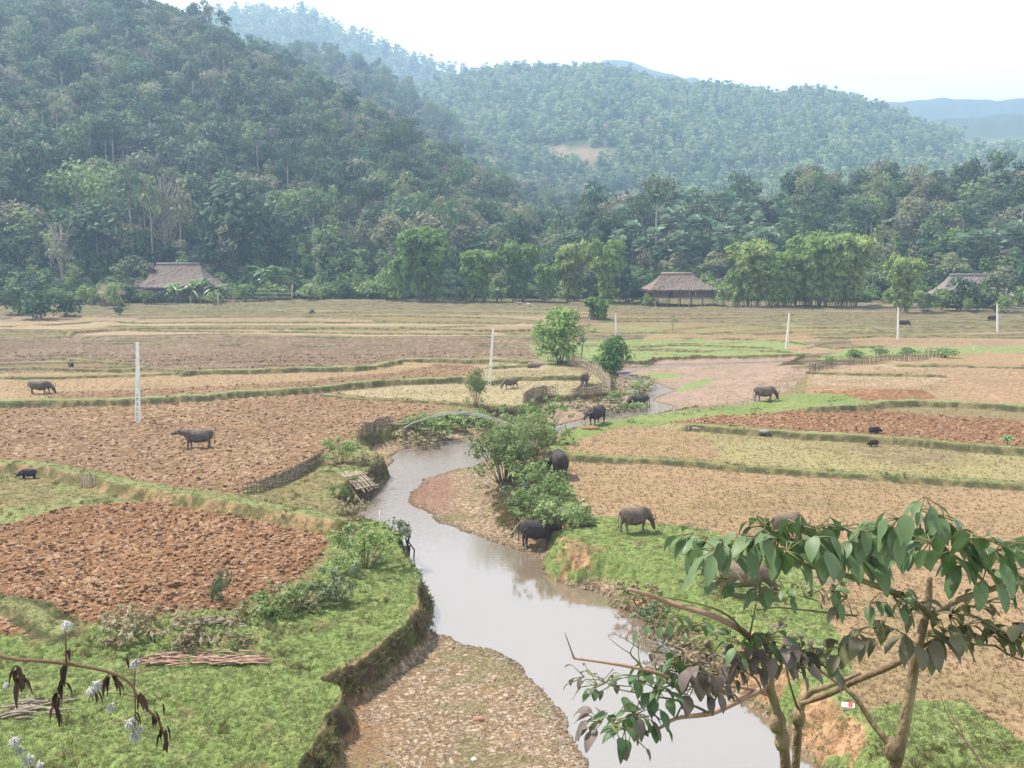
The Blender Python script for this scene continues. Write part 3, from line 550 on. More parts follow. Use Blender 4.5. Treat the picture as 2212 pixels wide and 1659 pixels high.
ds = np.concatenate([np.arange(213, 320, 3.5), np.arange(320, 700, 8), np.arange(700, 1250, 14), np.arange(1250, 3000, 45)])
as_ = np.radians(np.linspace(-44, 44, 420)); Dm, Am = np.meshgrid(ds, as_, indexing='ij')
Zm = hz(Am.ravel(), Dm.ravel()); Xh = (Dm * np.sin(Am)).ravel(); Yh = (Dm * np.cos(Am)).ravel()
ii = np.arange(Dm.size).reshape(Dm.shape); q = np.stack([ii[:-1, :-1].ravel(), ii[:-1, 1:].ravel(), ii[1:, 1:].ravel(), ii[1:, :-1].ravel()], 1)
hm = simple('undergrowth', (.075, .10, .035), (.05, .065, .03), .05, coord='Object', bump=.0, detail=9)
def clearmask(px, py):
    m = np.zeros(np.shape(px))
    for cx, cy, rx, ry in ((1262,338,62,17),(1215,324,105,8),(1310,272,48,10),(2130,316,80,13),(1650,345,45,5),(1420,318,40,5)):
        m = np.maximum(m, np.exp(-(((px - cx) / rx) ** 2 + ((py - cy) / ry) ** 2) ** 2))
    return m
sx_, sy_ = proj(Xh, Yh, Zm); cl = (clearmask(sx_, sy_) * (Yh > 500))[:, None]
n_ = fbm(Xh / 14, Yh / 14, 4, 103)[:, None]
hc = np.array((.055, .075, .03)) * (.6 + .8 * n_); hc = hc * (1 - cl) + np.array((.25, .185, .11)) * (.7 + .6 * n_) * cl
nearsoil = (np.clip(1 - (Dm.ravel() - 213) / 30, 0, 1))[:, None] * .6 * sstep(.45, .6, fbm(Xh / 9, Yh / 9, 3, 104))[:, None]
hc = hc * (1 - nearsoil) + np.array((.26, .17, .11)) * nearsoil
tag(link('hills', np_mesh('hills', np.stack([Xh, Yh, Zm], 1), q, GM, True, {'Col': hc})), kind='structure')

# ------------------------------------------------------------------ tree prototypes
rng = np.random.default_rng(7)
def leaf_quads(cent, nrm, size, asp=1.0, r=rng, curl=0.0, droop=0.0):
    """one bent quad per centre; returns verts (4n,3), faces (n,4)"""
    n = len(cent); nrm = nrm / (np.linalg.norm(nrm, axis=1, keepdims=True) + 1e-9)
    t = r.normal(size=(n, 3)); t[:, 2] -= droop * 2; t -= (t * nrm).sum(1, keepdims=True) * nrm; t /= np.linalg.norm(t, axis=1, keepdims=True) + 1e-9
    b = np.cross(nrm, t); s = np.asarray(size).reshape(-1, 1) * np.ones((n, 1)); v = np.empty((n, 4, 3))
    v[:, 0] = cent - t * s * asp; v[:, 1] = cent + b * s * .55 - nrm * curl * s; v[:, 2] = cent + t * s * asp; v[:, 3] = cent - b * s * .55 - nrm * curl * s
    f = np.arange(n * 4).reshape(n, 4); return v.reshape(-1, 3), f
def blob_leaves(blobs, per, size, r=rng, up=.35, fill=.35, droop=0.0, asp=1.0):
    cs = []; ns = []
    for (bx, by, bz, rx, ry, rz) in blobs:
        k = max(4, int(per * (rx * ry + rx * rz + ry * rz) / 3)); d = r.normal(size=(k, 3)); d /= np.linalg.norm(d, axis=1, keepdims=True)
        d[:, 2] = np.where(d[:, 2] < -.35, -d[:, 2] * .6, d[:, 2])
        rad = 1 - fill * r.random((k, 1)) ** 1.5 + .16 * r.normal(size=(k, 1)) * .6
        cs.append(np.array((bx, by, bz)) + d * rad * np.array((rx, ry, rz))); nn = d + r.normal(size=(k, 3)) * .55; nn[:, 2] += up; ns.append(nn)
    c = np.concatenate(cs); n = np.concatenate(ns)
    return leaf_quads(c, n, size * (.6 + .8 * r.random(len(c))), asp, r, .18, droop)
def tube(pts, rad, seg=6, cap=True):
    """tapered tube through points"""
    pts = [Vector(p) for p in pts]; V = []; F = []
    up = Vector((0, 0, 1)); prev = None
    for i, p in enumerate(pts):
        d = (pts[min(i + 1, len(pts) - 1)] - pts[max(i - 1, 0)]); d = d.normalized() if d.length > 0 else Vector((0, 0, 1))
        a = prev if prev is not None else (Vector((1, 0, 0)) if abs(d.z) > .8 else up)
        a = (a - d * a.dot(d)); a = a.normalized() if a.length > 1e-6 else d.orthogonal().normalized(); b = d.cross(a); prev = a
        r = rad[i] if hasattr(rad, '__len__') else rad
        for k in range(seg): t = 2 * math.pi * k / seg; V.append(p + a * math.cos(t) * r + b * math.sin(t) * r)
    for i in range(len(pts) - 1):
        for k in range(seg): k2 = (k + 1) % seg; F.append((i * seg + k, i * seg + k2, (i + 1) * seg + k2, (i + 1) * seg + k))
    if cap:
        n = len(V); V.append(pts[-1]); V.append(pts[0])
        for k in range(seg):
            k2 = (k + 1) % seg; m = (len(pts) - 1) * seg
            F.append((m + k, m + k2, n, n)); F.append((k2, k, n + 1, n + 1))
    return V, F
class MB:
    def __init__(s): s.V = []; s.F = []
    def add(s, V, F):
        o = len(s.V); s.V += [tuple(v) for v in V]; s.F += [tuple(dict.fromkeys(i + o for i in f)) for f in F]; return s
    def tube(s, pts, rad, seg=6): return s.add(*tube(pts, rad, seg))
    def box(s, c, d, rz=0, rx=0, ry=0):
        M = Matrix.Translation(c) @ Matrix.Rotation(rz, 4, 'Z') @ Matrix.Rotation(ry, 4, 'Y') @ Matrix.Rotation(rx, 4, 'X')
        V = [M @ Vector((x * d[0] / 2, y * d[1] / 2, z * d[2] / 2)) for x in (-1, 1) for y in (-1, 1) for z in (-1, 1)]
        return s.add(V, [(0, 1, 3, 2), (4, 6, 7, 5), (0, 4, 5, 1), (2, 3, 7, 6), (0, 2, 6, 4), (1, 5, 7, 3)])
    def mesh(s, name, mat, smooth=False):
        me = bpy.data.meshes.new(name); me.from_pydata(s.V, [], s.F); me.validate(); me.materials.append(mat)
        if smooth: me.polygons.foreach_set('use_smooth', [True] * len(me.polygons))
        return me
    def build(s, name, mat, parent=None, smooth=False):
        o = part(name, s.mesh(name, mat, smooth), parent) if parent else link(name, s.mesh(name, mat, smooth)); return o
F_dark = foliage('leaves_dark_green', gain=1.35, cols=[(.022,.045,.018),(.035,.066,.026),(.05,.085,.032),(.07,.105,.04),(.095,.115,.055)])
F_mix = foliage('leaves_hill_forest', gain=1.6, cols=[(.018,.045,.022),(.035,.075,.032),(.06,.11,.042),(.12,.165,.055),(.18,.16,.10),(.045,.09,.038),(.15,.20,.07)])
F_light = foliage('leaves_light_green', gain=1.8, cols=[(.055,.10,.025),(.085,.135,.035),(.12,.17,.05),(.15,.19,.07)], trans=.35)
F_bamb = foliage('leaves_bamboo', gain=1.8, cols=[(.07,.12,.028),(.10,.155,.036),(.14,.19,.05),(.18,.21,.07)], vscale=.6, trans=.35)
F_farhill = foliage('leaves_far_hill', gain=1.9, cols=[(.04,.075,.028),(.075,.125,.042),(.125,.175,.06),(.18,.22,.085),(.21,.205,.11)])  # far leaves lightened in colour to stand in for more haze
F_brown = foliage('leaves_dry_brown', [(.09,.075,.045),(.13,.10,.065),(.16,.125,.09)])
F_palm = foliage('fronds_palm', gain=1.9, cols=[(.05,.09,.045),(.09,.14,.075),(.15,.20,.13)], vscale=.8, rough=.4, spec=.6)  # pale frond colours include a painted whitish sheen
F_ban = foliage('leaves_banana', [(.08,.15,.04),(.11,.19,.06),(.15,.24,.08)], vscale=.5, rough=.4, spec=.5, trans=.35)
F_bush = foliage('leaves_bank_bush', gain=2.1, cols=[(.07,.10,.03),(.10,.14,.042),(.135,.175,.06),(.165,.195,.09)], vscale=2.5, trans=.3)
BARK = simple('bark_pale', (.42,.38,.32), (.22,.19,.15), 3, stretch=(1, 1, .3))
BARKD = simple('bark_brown', (.16,.12,.08), (.08,.06,.04), 3, stretch=(1, 1, .3))
def mesh_from(vf_list, mats, name):
    """vf_list: [(V,F,mat index)] quads/tris to one mesh with slots"""
    me = bpy.data.meshes.new(name); V = []; F = []; M = []
    for v, f, mi in vf_list:
        o = len(V); V += [tuple(p) for p in v]; F += [tuple(dict.fromkeys(int(i) + o for i in ff)) for ff in f]; M += [mi] * len(f)
    me.from_pydata(V, [], F)
    for m in mats: me.materials.append(m)
    me.polygons.foreach_set('material_index', M); return me
def crown_blobs(w, h, z0, n, r, flat=.7):
    """irregular crown: blobs filling an ellipsoid of width w, height h starting at z0"""
    out = []
    for i in range(n):
        t = (i + .5) / n; zz = z0 + h * (.12 + .8 * t) + r.normal() * h * .04; env = math.sin(math.pi * min(.97, .22 + .66 * t)) ** .7
        a = r.random() * 6.28; rr = w / 2 * env * math.sqrt(r.random()) * .72; s = w * (.17 + .12 * r.random()) * (.75 + .5 * env)
        out.append((rr * math.cos(a), rr * math.sin(a), zz, s, s, s * flat * (h / w if h > w else 1) ** .4))
    return out
# far-hill prototypes (light meshes; instanced by the forests)
PROTO = bpy.data.collections.new('tree_prototypes')
def proto(name, vf, mats):
    o = bpy.data.objects.new(name, mesh_from(vf, mats, name)); PROTO.objects.link(o); return o
def forest_protos():
    r = np.random.default_rng(11); out = []
    for k in range(3):          # 0-2 round crowns
        V, F = blob_leaves(crown_blobs(8 + k, 7 + k * .7, 2.5, 11, r), 15, .46, r)
        tv, tf = tube([(0, 0, -1), (.1, 0, 3), (0, .1, 7)], [.2, .15, .08], 4)
        out.append(proto('forest_tree', [(V, F, 0), (tv, tf, 1)], [F_mix, BARK]))
    for k in range(2):          # 3-4 emergent with tall bare trunk
        V, F = blob_leaves(crown_blobs(6.5, 5, 9.5, 8, r), 15, .42, r)
        tv, tf = tube([(0, 0, -1), (.2, .1, 6), (.1, .2, 12.5)], [.24, .18, .1], 4); l = [(V, F, 0), (tv, tf, 1)]
        for j in range(4):
            a = r.random() * 6.28; v2, f2 = tube([(.1, .1, 8.5 + j), (2 * math.cos(a), 2 * math.sin(a), 11 + j * .6)], [.08, .04], 3); l.append((v2, f2, 1))
        out.append(proto('forest_tree', l, [F_dark if k else F_mix, BARK]))
    # 5 leafless grey-brown tree
    l = []; tv, tf = tube([(0, 0, -1), (.1, .1, 9)], [.2, .07], 4); l.append((tv, tf, 1))
    for j in range(26):
        a = r.random() * 6.28; z = 3.5 + r.random() * 5; L = 2.6 * (1 - abs(z - 6) / 6)
        v2, f2 = tube([(0, 0, z), (L * .6 * math.cos(a), L * .6 * math.sin(a), z + L * .7), (L * math.cos(a), L * math.sin(a), z + L * 1.3)], [.06, .04, .02], 3); l.append((v2, f2, 1))
    V, F = blob_leaves(crown_blobs(6, 6, 4.5, 6, r), 3.2, .4, r); l.append((V, F, 0))
    out.append(proto('forest_tree', l, [F_brown, BARK]))
    # 6 low bushy, 7 light conical
    V, F = blob_leaves(crown_blobs(6.5, 4.5, .3, 6, r), 9, .6, r); out.append(proto('forest_shrub', [(V, F, 0)], [F_mix]))
    V, F = blob_leaves(crown_blobs(4.5, 8, 1, 7, r), 9, .5, r, droop=.5); out.append(proto('forest_bamboo', [(V, F, 0)], [F_light]))
    # 8-9 far hill: feathery bright clumps
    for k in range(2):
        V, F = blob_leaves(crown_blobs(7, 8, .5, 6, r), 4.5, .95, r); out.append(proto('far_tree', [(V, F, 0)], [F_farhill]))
    return out
PR = forest_protos()
def forest(name, label, pts, idx, sc, rz):
    """one object: geometry nodes put a tree of the given kind on every point"""
    me = bpy.data.meshes.new(name); me.vertices.add(len(pts)); me.vertices.foreach_set('co', np.asarray(pts, np.float32).ravel())
    a = me.attributes.new('kind_index', 'INT', 'POINT'); a.data.foreach_set('value', np.asarray(idx, np.int32))
    a = me.attributes.new('tree_scale', 'FLOAT_VECTOR', 'POINT'); a.data.foreach_set('vector', np.asarray(sc, np.float32).ravel())
    a = me.attributes.new('turn', 'FLOAT_VECTOR', 'POINT'); a.data.foreach_set('vector', np.stack([np.zeros(len(pts)), np.zeros(len(pts)), rz], 1).astype(np.float32).ravel())
    o = link(name, me); tag(o, label, 'forest', None, 'stuff')
    ng = bpy.data.node_groups.new(name + '_scatter', 'GeometryNodeTree')
    ng.interface.new_socket('Geometry', in_out='INPUT', socket_type='NodeSocketGeometry'); ng.interface.new_socket('Geometry', in_out='OUTPUT', socket_type='NodeSocketGeometry')
    N = ng.nodes; gi = N.new('NodeGroupInput'); go = N.new('NodeGroupOutput'); ip = N.new('GeometryNodeInstanceOnPoints'); ci = N.new('GeometryNodeCollectionInfo')
    ci.inputs['Collection'].default_value = PROTO; ci.inputs['Separate Children'].default_value = True; ci.inputs['Reset Children'].default_value = True
    def na(nm, ty):
        n = N.new('GeometryNodeInputNamedAttribute'); n.data_type = ty; n.inputs['Name'].default_value = nm; return n.outputs['Attribute']
    L = ng.links.new; L(gi.outputs[0], ip.inputs['Points']); L(ci.outputs[0], ip.inputs['Instance']); ip.inputs['Pick Instance'].default_value = True
    L(na('kind_index', 'INT'), ip.inputs['Instance Index']); L(na('tree_scale', 'FLOAT_VECTOR'), ip.inputs['Scale'])
    L(na('turn', 'FLOAT_VECTOR'), ip.inputs['Rotation']); L(ip.outputs[0], go.inputs[0])
    mod = o.modifiers.new('scatter', 'NODES'); mod.node_group = ng
    return o
# instance order in Collection Info is alphabetical: give the prototypes sortable names first, read the order back
ORDER = sorted(range(len(PR)), key=lambda i: PR[i].name); SLOT = {pi: k for k, pi in enumerate(ORDER)}
def scatter(n, px0, px1, d0, d1, kinds, probs, smin, smax, seed, keep=None, wide=1.0):
    r = np.random.default_rng(seed); A = np.radians(0) + r.uniform(az_el(px0, 500)[0], az_el(px1, 500)[0], n); D = np.sqrt(r.uniform(d0 * d0, d1 * d1, n))
    x = D * np.sin(A); y = D * np.cos(A); z = hz(A, D); m = np.ones(n, bool)
    if keep is not None: m = keep(A, D, x, y, z)
    sx, sy = proj(x, y, z); m &= ~((clearmask(sx, sy) > .2) & (y > 500))
    k = r.choice(kinds, n, p=probs)
    patch = vn(x / 35, y / 35, 7)
    s = r.uniform(smin, smax, n); sc = np.stack([s * wide, s * wide, s * r.uniform(.8, 1.25, n)], 1)
    return np.stack([x, y, z - .2], 1)[m], np.array([SLOT[int(q)] for q in k])[m], sc[m], r.uniform(0, 6.28, n)[m]
def on(f, tmin=.5):
    return lambda A, D, x, y, z: (f(A, D) > z - 22)
P_ = scatter(8000, -520, 1420, 246, 560, [0, 1, 2, 3, 4, 5, 6, 7], [.24, .2, .16, .10, .08, .06, .08, .08], .5, 1.25, 1, on(H1))
forest('hillside_forest', 'dense dark green mixed forest on the steep left hillside', *P_)
P_ = scatter(5200, 400, 2400, 340, 780, [0, 1, 2, 3, 5, 6, 7, 8], [.2, .2, .12, .08, .06, .12, .1, .12], .65, 1.15, 2, lambda A, D, x, y, z: (np.maximum(H2(A, D), H7(A, D)) > z - 25) & (H1(A, D) < z + 3))
forest('ridge_forest', 'hazy blue green forest on the middle ridge behind the left hill', *P_)
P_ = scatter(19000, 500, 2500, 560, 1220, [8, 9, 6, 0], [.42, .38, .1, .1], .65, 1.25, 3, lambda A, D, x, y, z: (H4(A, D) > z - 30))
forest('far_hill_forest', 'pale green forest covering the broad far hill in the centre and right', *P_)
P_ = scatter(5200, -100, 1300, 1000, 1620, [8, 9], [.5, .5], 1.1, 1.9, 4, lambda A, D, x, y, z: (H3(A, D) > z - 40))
forest('mountain_forest', 'pale blue misty forest on the high far mountain', *P_)
P_ = scatter(1500, 1180, 2560, 250, 330, [0, 1, 2, 3, 4, 5, 6], [.2, .16, .12, .18, .14, .06, .14], .55, 1.0, 5, lambda A, D, x, y, z: (H6(A, D) > z - 20) & ~((proj(x, y, z)[0] > 1335) & (proj(x, y, z)[0] < 1700) & (D < 296)))
forest('knoll_forest', 'mixed forest with bare pale trunks on the low knoll at right', *P_)
P_ = scatter(2300, -250, 2500, 226, 264, [6, 7, 0], [.6, .25, .15], .35, .75, 6, None, 1.2)
forest('forest_undergrowth', 'tangled green undergrowth at the foot of the forest', *P_)
# ------------------------------------------------------------------ haze
hb = MB(); hb.box((0, 1650, 190 - 1.5), (5200, 3700, 380))
m, t, b = new_mat('haze'); t.nodes.remove(b); pv = t.nodes.new('ShaderNodeVolumePrincipled'); pv.inputs['Density'].default_value = .0005
pv.inputs['Color'].default_value = (.48, .67, .92, 1); pv.inputs['Anisotropy'].default_value = .2
t.links.new(pv.outputs[0], t.nodes['Material Output'].inputs['Volume'])
tag(hb.build('haze', m), 'thin blue white haze filling the whole valley', 'haze', None, 'stuff')
# ------------------------------------------------------------------ animals
def solid(mb, name, mat, voxel, smooth=4):
    """fuse overlapping closed shapes into one continuous skin"""
    me = bpy.data.meshes.new(name + '_raw'); me.from_pydata(mb.V, [], mb.F); me.validate()
    bm = bmesh.new(); bm.from_mesh(me); bmesh.ops.recalc_face_normals(bm, faces=bm.faces); bm.to_mesh(me); bm.free()
    o = bpy.data.objects.new(name + '_raw', me); COL.objects.link(o)
    r = o.modifiers.new('r', 'REMESH'); r.mode = 'VOXEL'; r.voxel_size = voxel; r.use_smooth_shade = True
    s = o.modifiers.new('s', 'SMOOTH'); s.factor = .5; s.iterations = smooth
    bpy.context.view_layer.update(); dg = bpy.context.evaluated_depsgraph_get()
    out = bpy.data.meshes.new_from_object(o.evaluated_get(dg), depsgraph=dg); out.name = name
    bpy.data.objects.remove(o); out.materials.clear(); out.materials.append(mat); return out
def loft(mb, secs, seg=14):
    """closed body through ellipse sections along x: (x, y, z, ry, rz)"""
    V = []; F = []
    for (x, y, z, ry, rz) in secs:
        for k in range(seg): t = 2 * math.pi * k / seg; V.append((x, y + math.cos(t) * ry, z + math.sin(t) * rz))
    for i in range(len(secs) - 1):
        for k in range(seg): k2 = (k + 1) % seg; F.append((i * seg + k, i * seg + k2, (i + 1) * seg + k2, (i + 1) * seg + k))
    F.append(tuple(range(seg))); F.append(tuple(range((len(secs) - 1) * seg, len(secs) * seg))); mb.add(V, F)
def coat(name, top, low, dust=None, rough=.75):
    m = simple(name, top, low, 3.2, rough=rough, bump=.35, bscale=14, spec=.25, detail=6); return m
def buffalo_mesh(pose='graze', step=0.12, mat=None, lean=0.0, voxel=.034):
    mb = MB()
    loft(mb, [(-.96,0,.90,.06,.09),(-.92,0,.90,.19,.22),(-.80,0,.87,.29,.33),(-.62,0,.84,.335,.37),(-.3,0,.78,.385,.41),(0,0,.755,.41,.425),(.25,0,.775,.38,.42),(.45,0,.83,.32,.395),(.62,0,.87,.26,.35),(.74,0,.86,.18,.26),(.80,0,.86,.08,.14)])
    if pose == 'graze': N = [(.55,0,.95),(.82,lean*.3,.80),(1.02,lean*.7,.58),(1.10,lean,.47)]; H0, H1_ = Vector((1.06,lean,.56)), Vector((1.25,lean*1.15,.08))
    elif pose == 'level': N = [(.55,0,.97),(.85,lean*.3,1.02),(1.10,lean*.8,1.06),(1.2,lean,1.06)]; H0, H1_ = Vector((1.12,lean,1.10)), Vector((1.62,lean*1.6,.93))
    else: N = [(.55,0,.96),(.85,lean*.3,.92),(1.08,lean*.8,.82),(1.15,lean,.78)]; H0, H1_ = Vector((1.08,lean,.86)), Vector((1.45,lean*1.4,.52))
    mb.tube(N, [.27,.215,.17,.14], 12)
    d = (H1_ - H0); L = d.length; d.normalize()
    pts = [H0 - d * .06 + Vector((0,0,0))] + [H0 + d * L * t for t in (.12,.35,.6,.82,.97,1.02)]
    mb.tube(pts, [.08,.135,.13,.10,.088,.092,.05], 12)
    up = Vector((d.z * -1, 0, d.x)) if abs(d.x) > .01 else Vector((1, 0, 0)); up = (up - d * up.dot(d)).normalized(); 
    if up.z < 0: up = -up
    side = d.cross(up)
    mb.tube([H0 + d * L * .35 - up * .07, H0 + d * L * .8 - up * .06], [.08,.055], 8)
    for sy in (-1, 1):
        st = step * sy
        mb.tube([(.50,.17*sy,.85),(.50+st*.4,.20*sy,.60),(.51+st*.8,.20*sy,.38),(.50+st*1.2,.19*sy,.14),(.50+st*1.3,.19*sy,.055)], [.17,.125,.072,.05,.06], 8)
        mb.tube([(.50+st*1.3,.19*sy,.07),(.53+st*1.3,.19*sy,.0)], [.062,.078], 8)
        st = -step * sy
        mb.tube([(-.70,.16*sy,.86),(-.60+st*.3,.21*sy,.60),(-.72+st*.7,.20*sy,.40),(-.70+st*1.1,.19*sy,.15),(-.68+st*1.2,.19*sy,.055)], [.22,.155,.078,.052,.06], 8)
        mb.tube([(-.68+st*1.2,.19*sy,.07),(-.65+st*1.2,.19*sy,.0)], [.062,.078], 8)
    body = solid(mb, 'water_buffalo', mat, voxel)
    parts = []
    horn = simple_cache('horn_grey', (.20,.18,.15), (.10,.09,.08)); dark = simple_cache('dark_hide', (.03,.025,.025), (.02,.018,.018))
    for sy in (-1, 1):
        b = MB(); o = H0 + side * (.085 * sy) + up * .05 + d * .02
        pth = [o, o + side * (.17*sy) + up * .02 - d * .05, o + side * (.30*sy) + up * .05 - d * .17, o + side * (.31*sy) + up * .12 - d * .34, o + side * (.20*sy) + up * .17 - d * .46]
        b.tube(pth, [.045,.04,.032,.021,.006], 7); parts.append(('horn', b.mesh('horn', horn, True)))
        b = MB(); e = H0 + side * (.12*sy) + d * .07; b.tube([e, e + side * (.10*sy) - up * .03, e + side * (.20*sy) - up * .05], [.03,.055,.012], 6)
        parts.append(('ear', b.mesh('ear', mat, True)))
        b = MB(); e = H0 + side * (.115*sy) + d * (L*.30) + up * .055; b.tube([e - d*.02, e, e + d*.02], [.008,.02,.008], 6); parts.append(('eye', b.mesh('eye', dark, True)))
    b = MB(); b.tube([(-.93,0,1.02),(-1.03,.01,.92),(-1.05,.03,.65),(-1.03,.05,.42)], [.035,.025,.016,.012], 6); b.tube([(-1.03,.05,.44),(-1.03,.055,.34),(-1.02,.05,.24)], [.014,.04,.008], 6)
    parts.append(('tail', b.mesh('tail', dark, True)))
    return body, parts
_SC = {}
def simple_cache(n, a, b, **k):
    if n not in _SC: _SC[n] = simple(n, a, b, 3, **k)
    return _SC[n]
def place_beast(name, body, parts, loc, yaw, sc, label, cat, group, mat=None):
    o = link(name, body, loc=loc, rot=(0, 0, R(yaw))); o.scale = sc if hasattr(sc, '__len__') else (sc,) * 3
    tag(o, label, cat, group)
    for n, me in parts: part(n, me, o)
    return o
def PG(px, py):
    z = 0.0
    for _ in range(25): p = G(px, py, z); z = .5 * z + .5 * gz(p.x, p.y)
    return Vector((p.x, p.y, gz(p.x, p.y)))
def foot(px, py, dz=0.0):
    p = PG(px, py); p.z += dz; return p
CT_grey = coat('hide_grey_brown', (.135,.105,.085), (.07,.055,.046)); CT_dark = coat('hide_dark', (.065,.048,.042), (.032,.025,.023))
CT_brown = coat('hide_brown', (.17,.125,.095), (.095,.07,.055)); CT_tan = coat('hide_muddy_tan', (.22,.15,.105), (.12,.08,.06)); CT_black = coat('hide_black', (.028,.024,.024), (.016,.014,.015))
HERD = 'water buffaloes grazing across the valley'
B_g = buffalo_mesh('graze', .12, CT_grey); B_l = buffalo_mesh('level', .06, CT_grey, -.05); B_br = buffalo_mesh('graze', .10, CT_brown)
B_d = buffalo_mesh('down', .05, CT_dark, -.12); B_t = buffalo_mesh('graze', .08, CT_tan); B_r = buffalo_mesh('graze', .04, CT_dark, .34)
B_small = buffalo_mesh('graze', .10, CT_brown, voxel=.05); B_far = buffalo_mesh('graze', .06, CT_dark, voxel=.06)
def bf(B, px, py, yaw, sc, label, dz=0.0): return place_beast('water_buffalo', B[0], B[1], foot(px, py, dz), yaw, sc, label, 'buffalo', HERD)
bf(B_g, 88, 851, 2, (1.0,.95,.93), 'grey buffalo walking right, head down, in the pale field near the left edge')
bf(B_l, 428, 968, 186, (.98,.95,.98), 'grey brown buffalo standing with its head out level in the big ploughed field')
bf(B_small, 1102, 839, 212, .76, 'small brown calf grazing beside the leaning pole')
bf(B_g, 1263, 832, 78, (.95,1,.95), 'grey buffalo seen from behind near the picket fence')
bf(B_d, 1288, 917, 236, (1.0,1.0,1.08), 'dark buffalo facing the viewer, head down, by the stakes on the green path')
bf(B_far, 1378, 884, 200, (1.0,1.0,1.0), 'black buffalo half hidden under the weeds at the narrow stream bend', .0)
bf(B_r, 1209, 1029, 96, (1.0,1.12,1.18), 'dark buffalo seen from the rear grazing on the green bank left of the big field')
bf(B_d, 1162, 1181, 10, (.86,1.05,1.08), 'very dark buffalo standing at the water edge with its head in the bank')
bf(B_br, 1372, 1150, 16, (.74,.86,.96), 'lean brown buffalo grazing on the green bank near the stream bend')
bf(B_br, 1652, 866, 14, (.95,1,1.0), 'dark brown buffalo grazing at the end of the green path by the row of stakes')
bf(B_t, 1700, 1166, 24, (.80,1,1.0), 'pinkish brown buffalo whose back shows above the top leaves of the near tree')
bf(B_t, 1606, 1288, -16, (.95,1.05,1.05), 'tan muddy buffalo standing behind the leaves and branches of the near tree')
bf(B_far, 1951, 706, 350, .85, 'dark buffalo far off just right of the second pole from the right')
bf(B_far, 2143, 695, 20, .85, 'dark buffalo far off just left of the last pole at right')
bf(B_small, 673, 678, 262, .8, 'small grey buffalo far off in the terraces right of the thatched house at left')
def small_beast(kind, mat, voxel=.02):
    """pig, dog, calf: unit-sized quadruped about 1 m long"""
    mb = MB()
    if kind == 'pig':
        loft(mb, [(-.42,0,.33,.05,.06),(-.38,0,.33,.13,.15),(-.2,0,.31,.18,.21),(.05,0,.30,.19,.22),(.25,0,.33,.16,.20),(.36,0,.34,.10,.14)])
        mb.tube([(.25,0,.34),(.42,0,.27),(.55,0,.19),(.62,0,.14)], [.15,.125,.07,.05], 10); lw, ll = .06, .16
        ears = [((.40,.08,.36),(.46,.13,.42))]
    elif kind == 'dog':
        loft(mb, [(-.38,0,.42,.05,.06),(-.3,0,.42,.09,.11),(0,0,.40,.09,.12),(.22,0,.40,.11,.15),(.34,0,.44,.07,.10)])
        mb.tube([(.28,0,.47),(.42,0,.60),(.50,0,.64)], [.09,.07,.07], 8); mb.tube([(.46,0,.64),(.56,0,.62),(.68,0,.58)], [.075,.06,.03], 8); lw, ll = .035, .3
        ears = [((.47,.05,.68),(.47,.07,.78))]
    else:
        loft(mb, [(-.48,0,.58,.06,.08),(-.42,0,.58,.14,.16),(-.1,0,.54,.18,.20),(.2,0,.54,.17,.20),(.38,0,.58,.12,.16)])
        mb.tube([(.3,0,.62),(.5,0,.72),(.58,0,.76)], [.13,.10,.09], 8); mb.tube([(.54,0,.78),(.66,0,.72),(.82,0,.62)], [.09,.075,.05], 8); lw, ll = .05, .4
        ears = [((.56,.08,.80),(.54,.18,.82))]
    for sy in (-1, 1):
        for x0, b in ((.24, 1), (-.28, 0)):
            z = .34 if kind != 'calf' else .5; y = .10 * sy
            mb.tube([(x0,y,z),(x0 + (-.03 if not b else .02),y,z*.55),(x0,y,.03),(x0+.02,y,0)], [lw*1.9,lw,lw*.6,lw*.8], 7)
    body = solid(mb, kind, mat, voxel, 3); ps = []
    for (a, c) in ears:
        for sy in (-1, 1):
            b = MB(); b.tube([(a[0],a[1]*sy,a[2]),((a[0]+c[0])/2,(a[1]+c[1])/2*sy,(a[2]+c[2])/2),(c[0],c[1]*sy,c[2])], [.02,.035,.008], 5); ps.append(('ear', b.mesh('ear', mat, True)))
    b = MB(); tz = .42 if kind == 'pig' else .46
    if kind == 'dog': b.tube([(-.36,0,.46),(-.46,0,.56),(-.44,0,.70),(-.38,0,.76)], [.03,.028,.022,.01], 5)
    elif kind == 'pig': b.tube([(-.40,0,.40),(-.46,0,.36),(-.48,.01,.27)], [.015,.012,.008], 5)
    else: b.tube([(-.47,0,.68),(-.53,0,.55),(-.54,.01,.3)], [.02,.015,.02], 5)
    ps.append(('tail', b.mesh('tail', mat, True))); return body, ps
PIGM = coat('pig_black', (.035,.03,.032), (.02,.018,.02)); PIG = small_beast('pig', PIGM)
PIG2 = small_beast('pig', simple('pig_black_white', (.5,.47,.43), (.03,.028,.028), 1.2)); PIG3 = small_beast('pig', coat('pig_dark_brown', (.06,.035,.028), (.03,.02,.017)))
GP = 'pigs rooting in the dry fields'
for (B, px, py, yaw, sc, lb) in [(PIG, 62, 1033, 188, 1.0, 'black pig rooting beside the grassy bank at far left'), (PIG, 1888, 937, 8, .92, 'black pig lying along the edge of the red ploughed field'),
        (PIG3, 1886, 964, 200, .82, 'dark brown pig walking on the stubble just below the other pig'), (PIG2, 1651, 941, 175, .72, 'black and white pig lying under the grassy bank of the right field'),]:
    place_beast('pig', B[0], B[1], foot(px, py), yaw, sc, lb, 'pig', GP)
DG = small_beast('dog', coat('dog_brown', (.33,.22,.15), (.22,.15,.10))); DW = small_beast('dog', coat('dog_white_brown', (.65,.60,.52), (.35,.24,.16)))
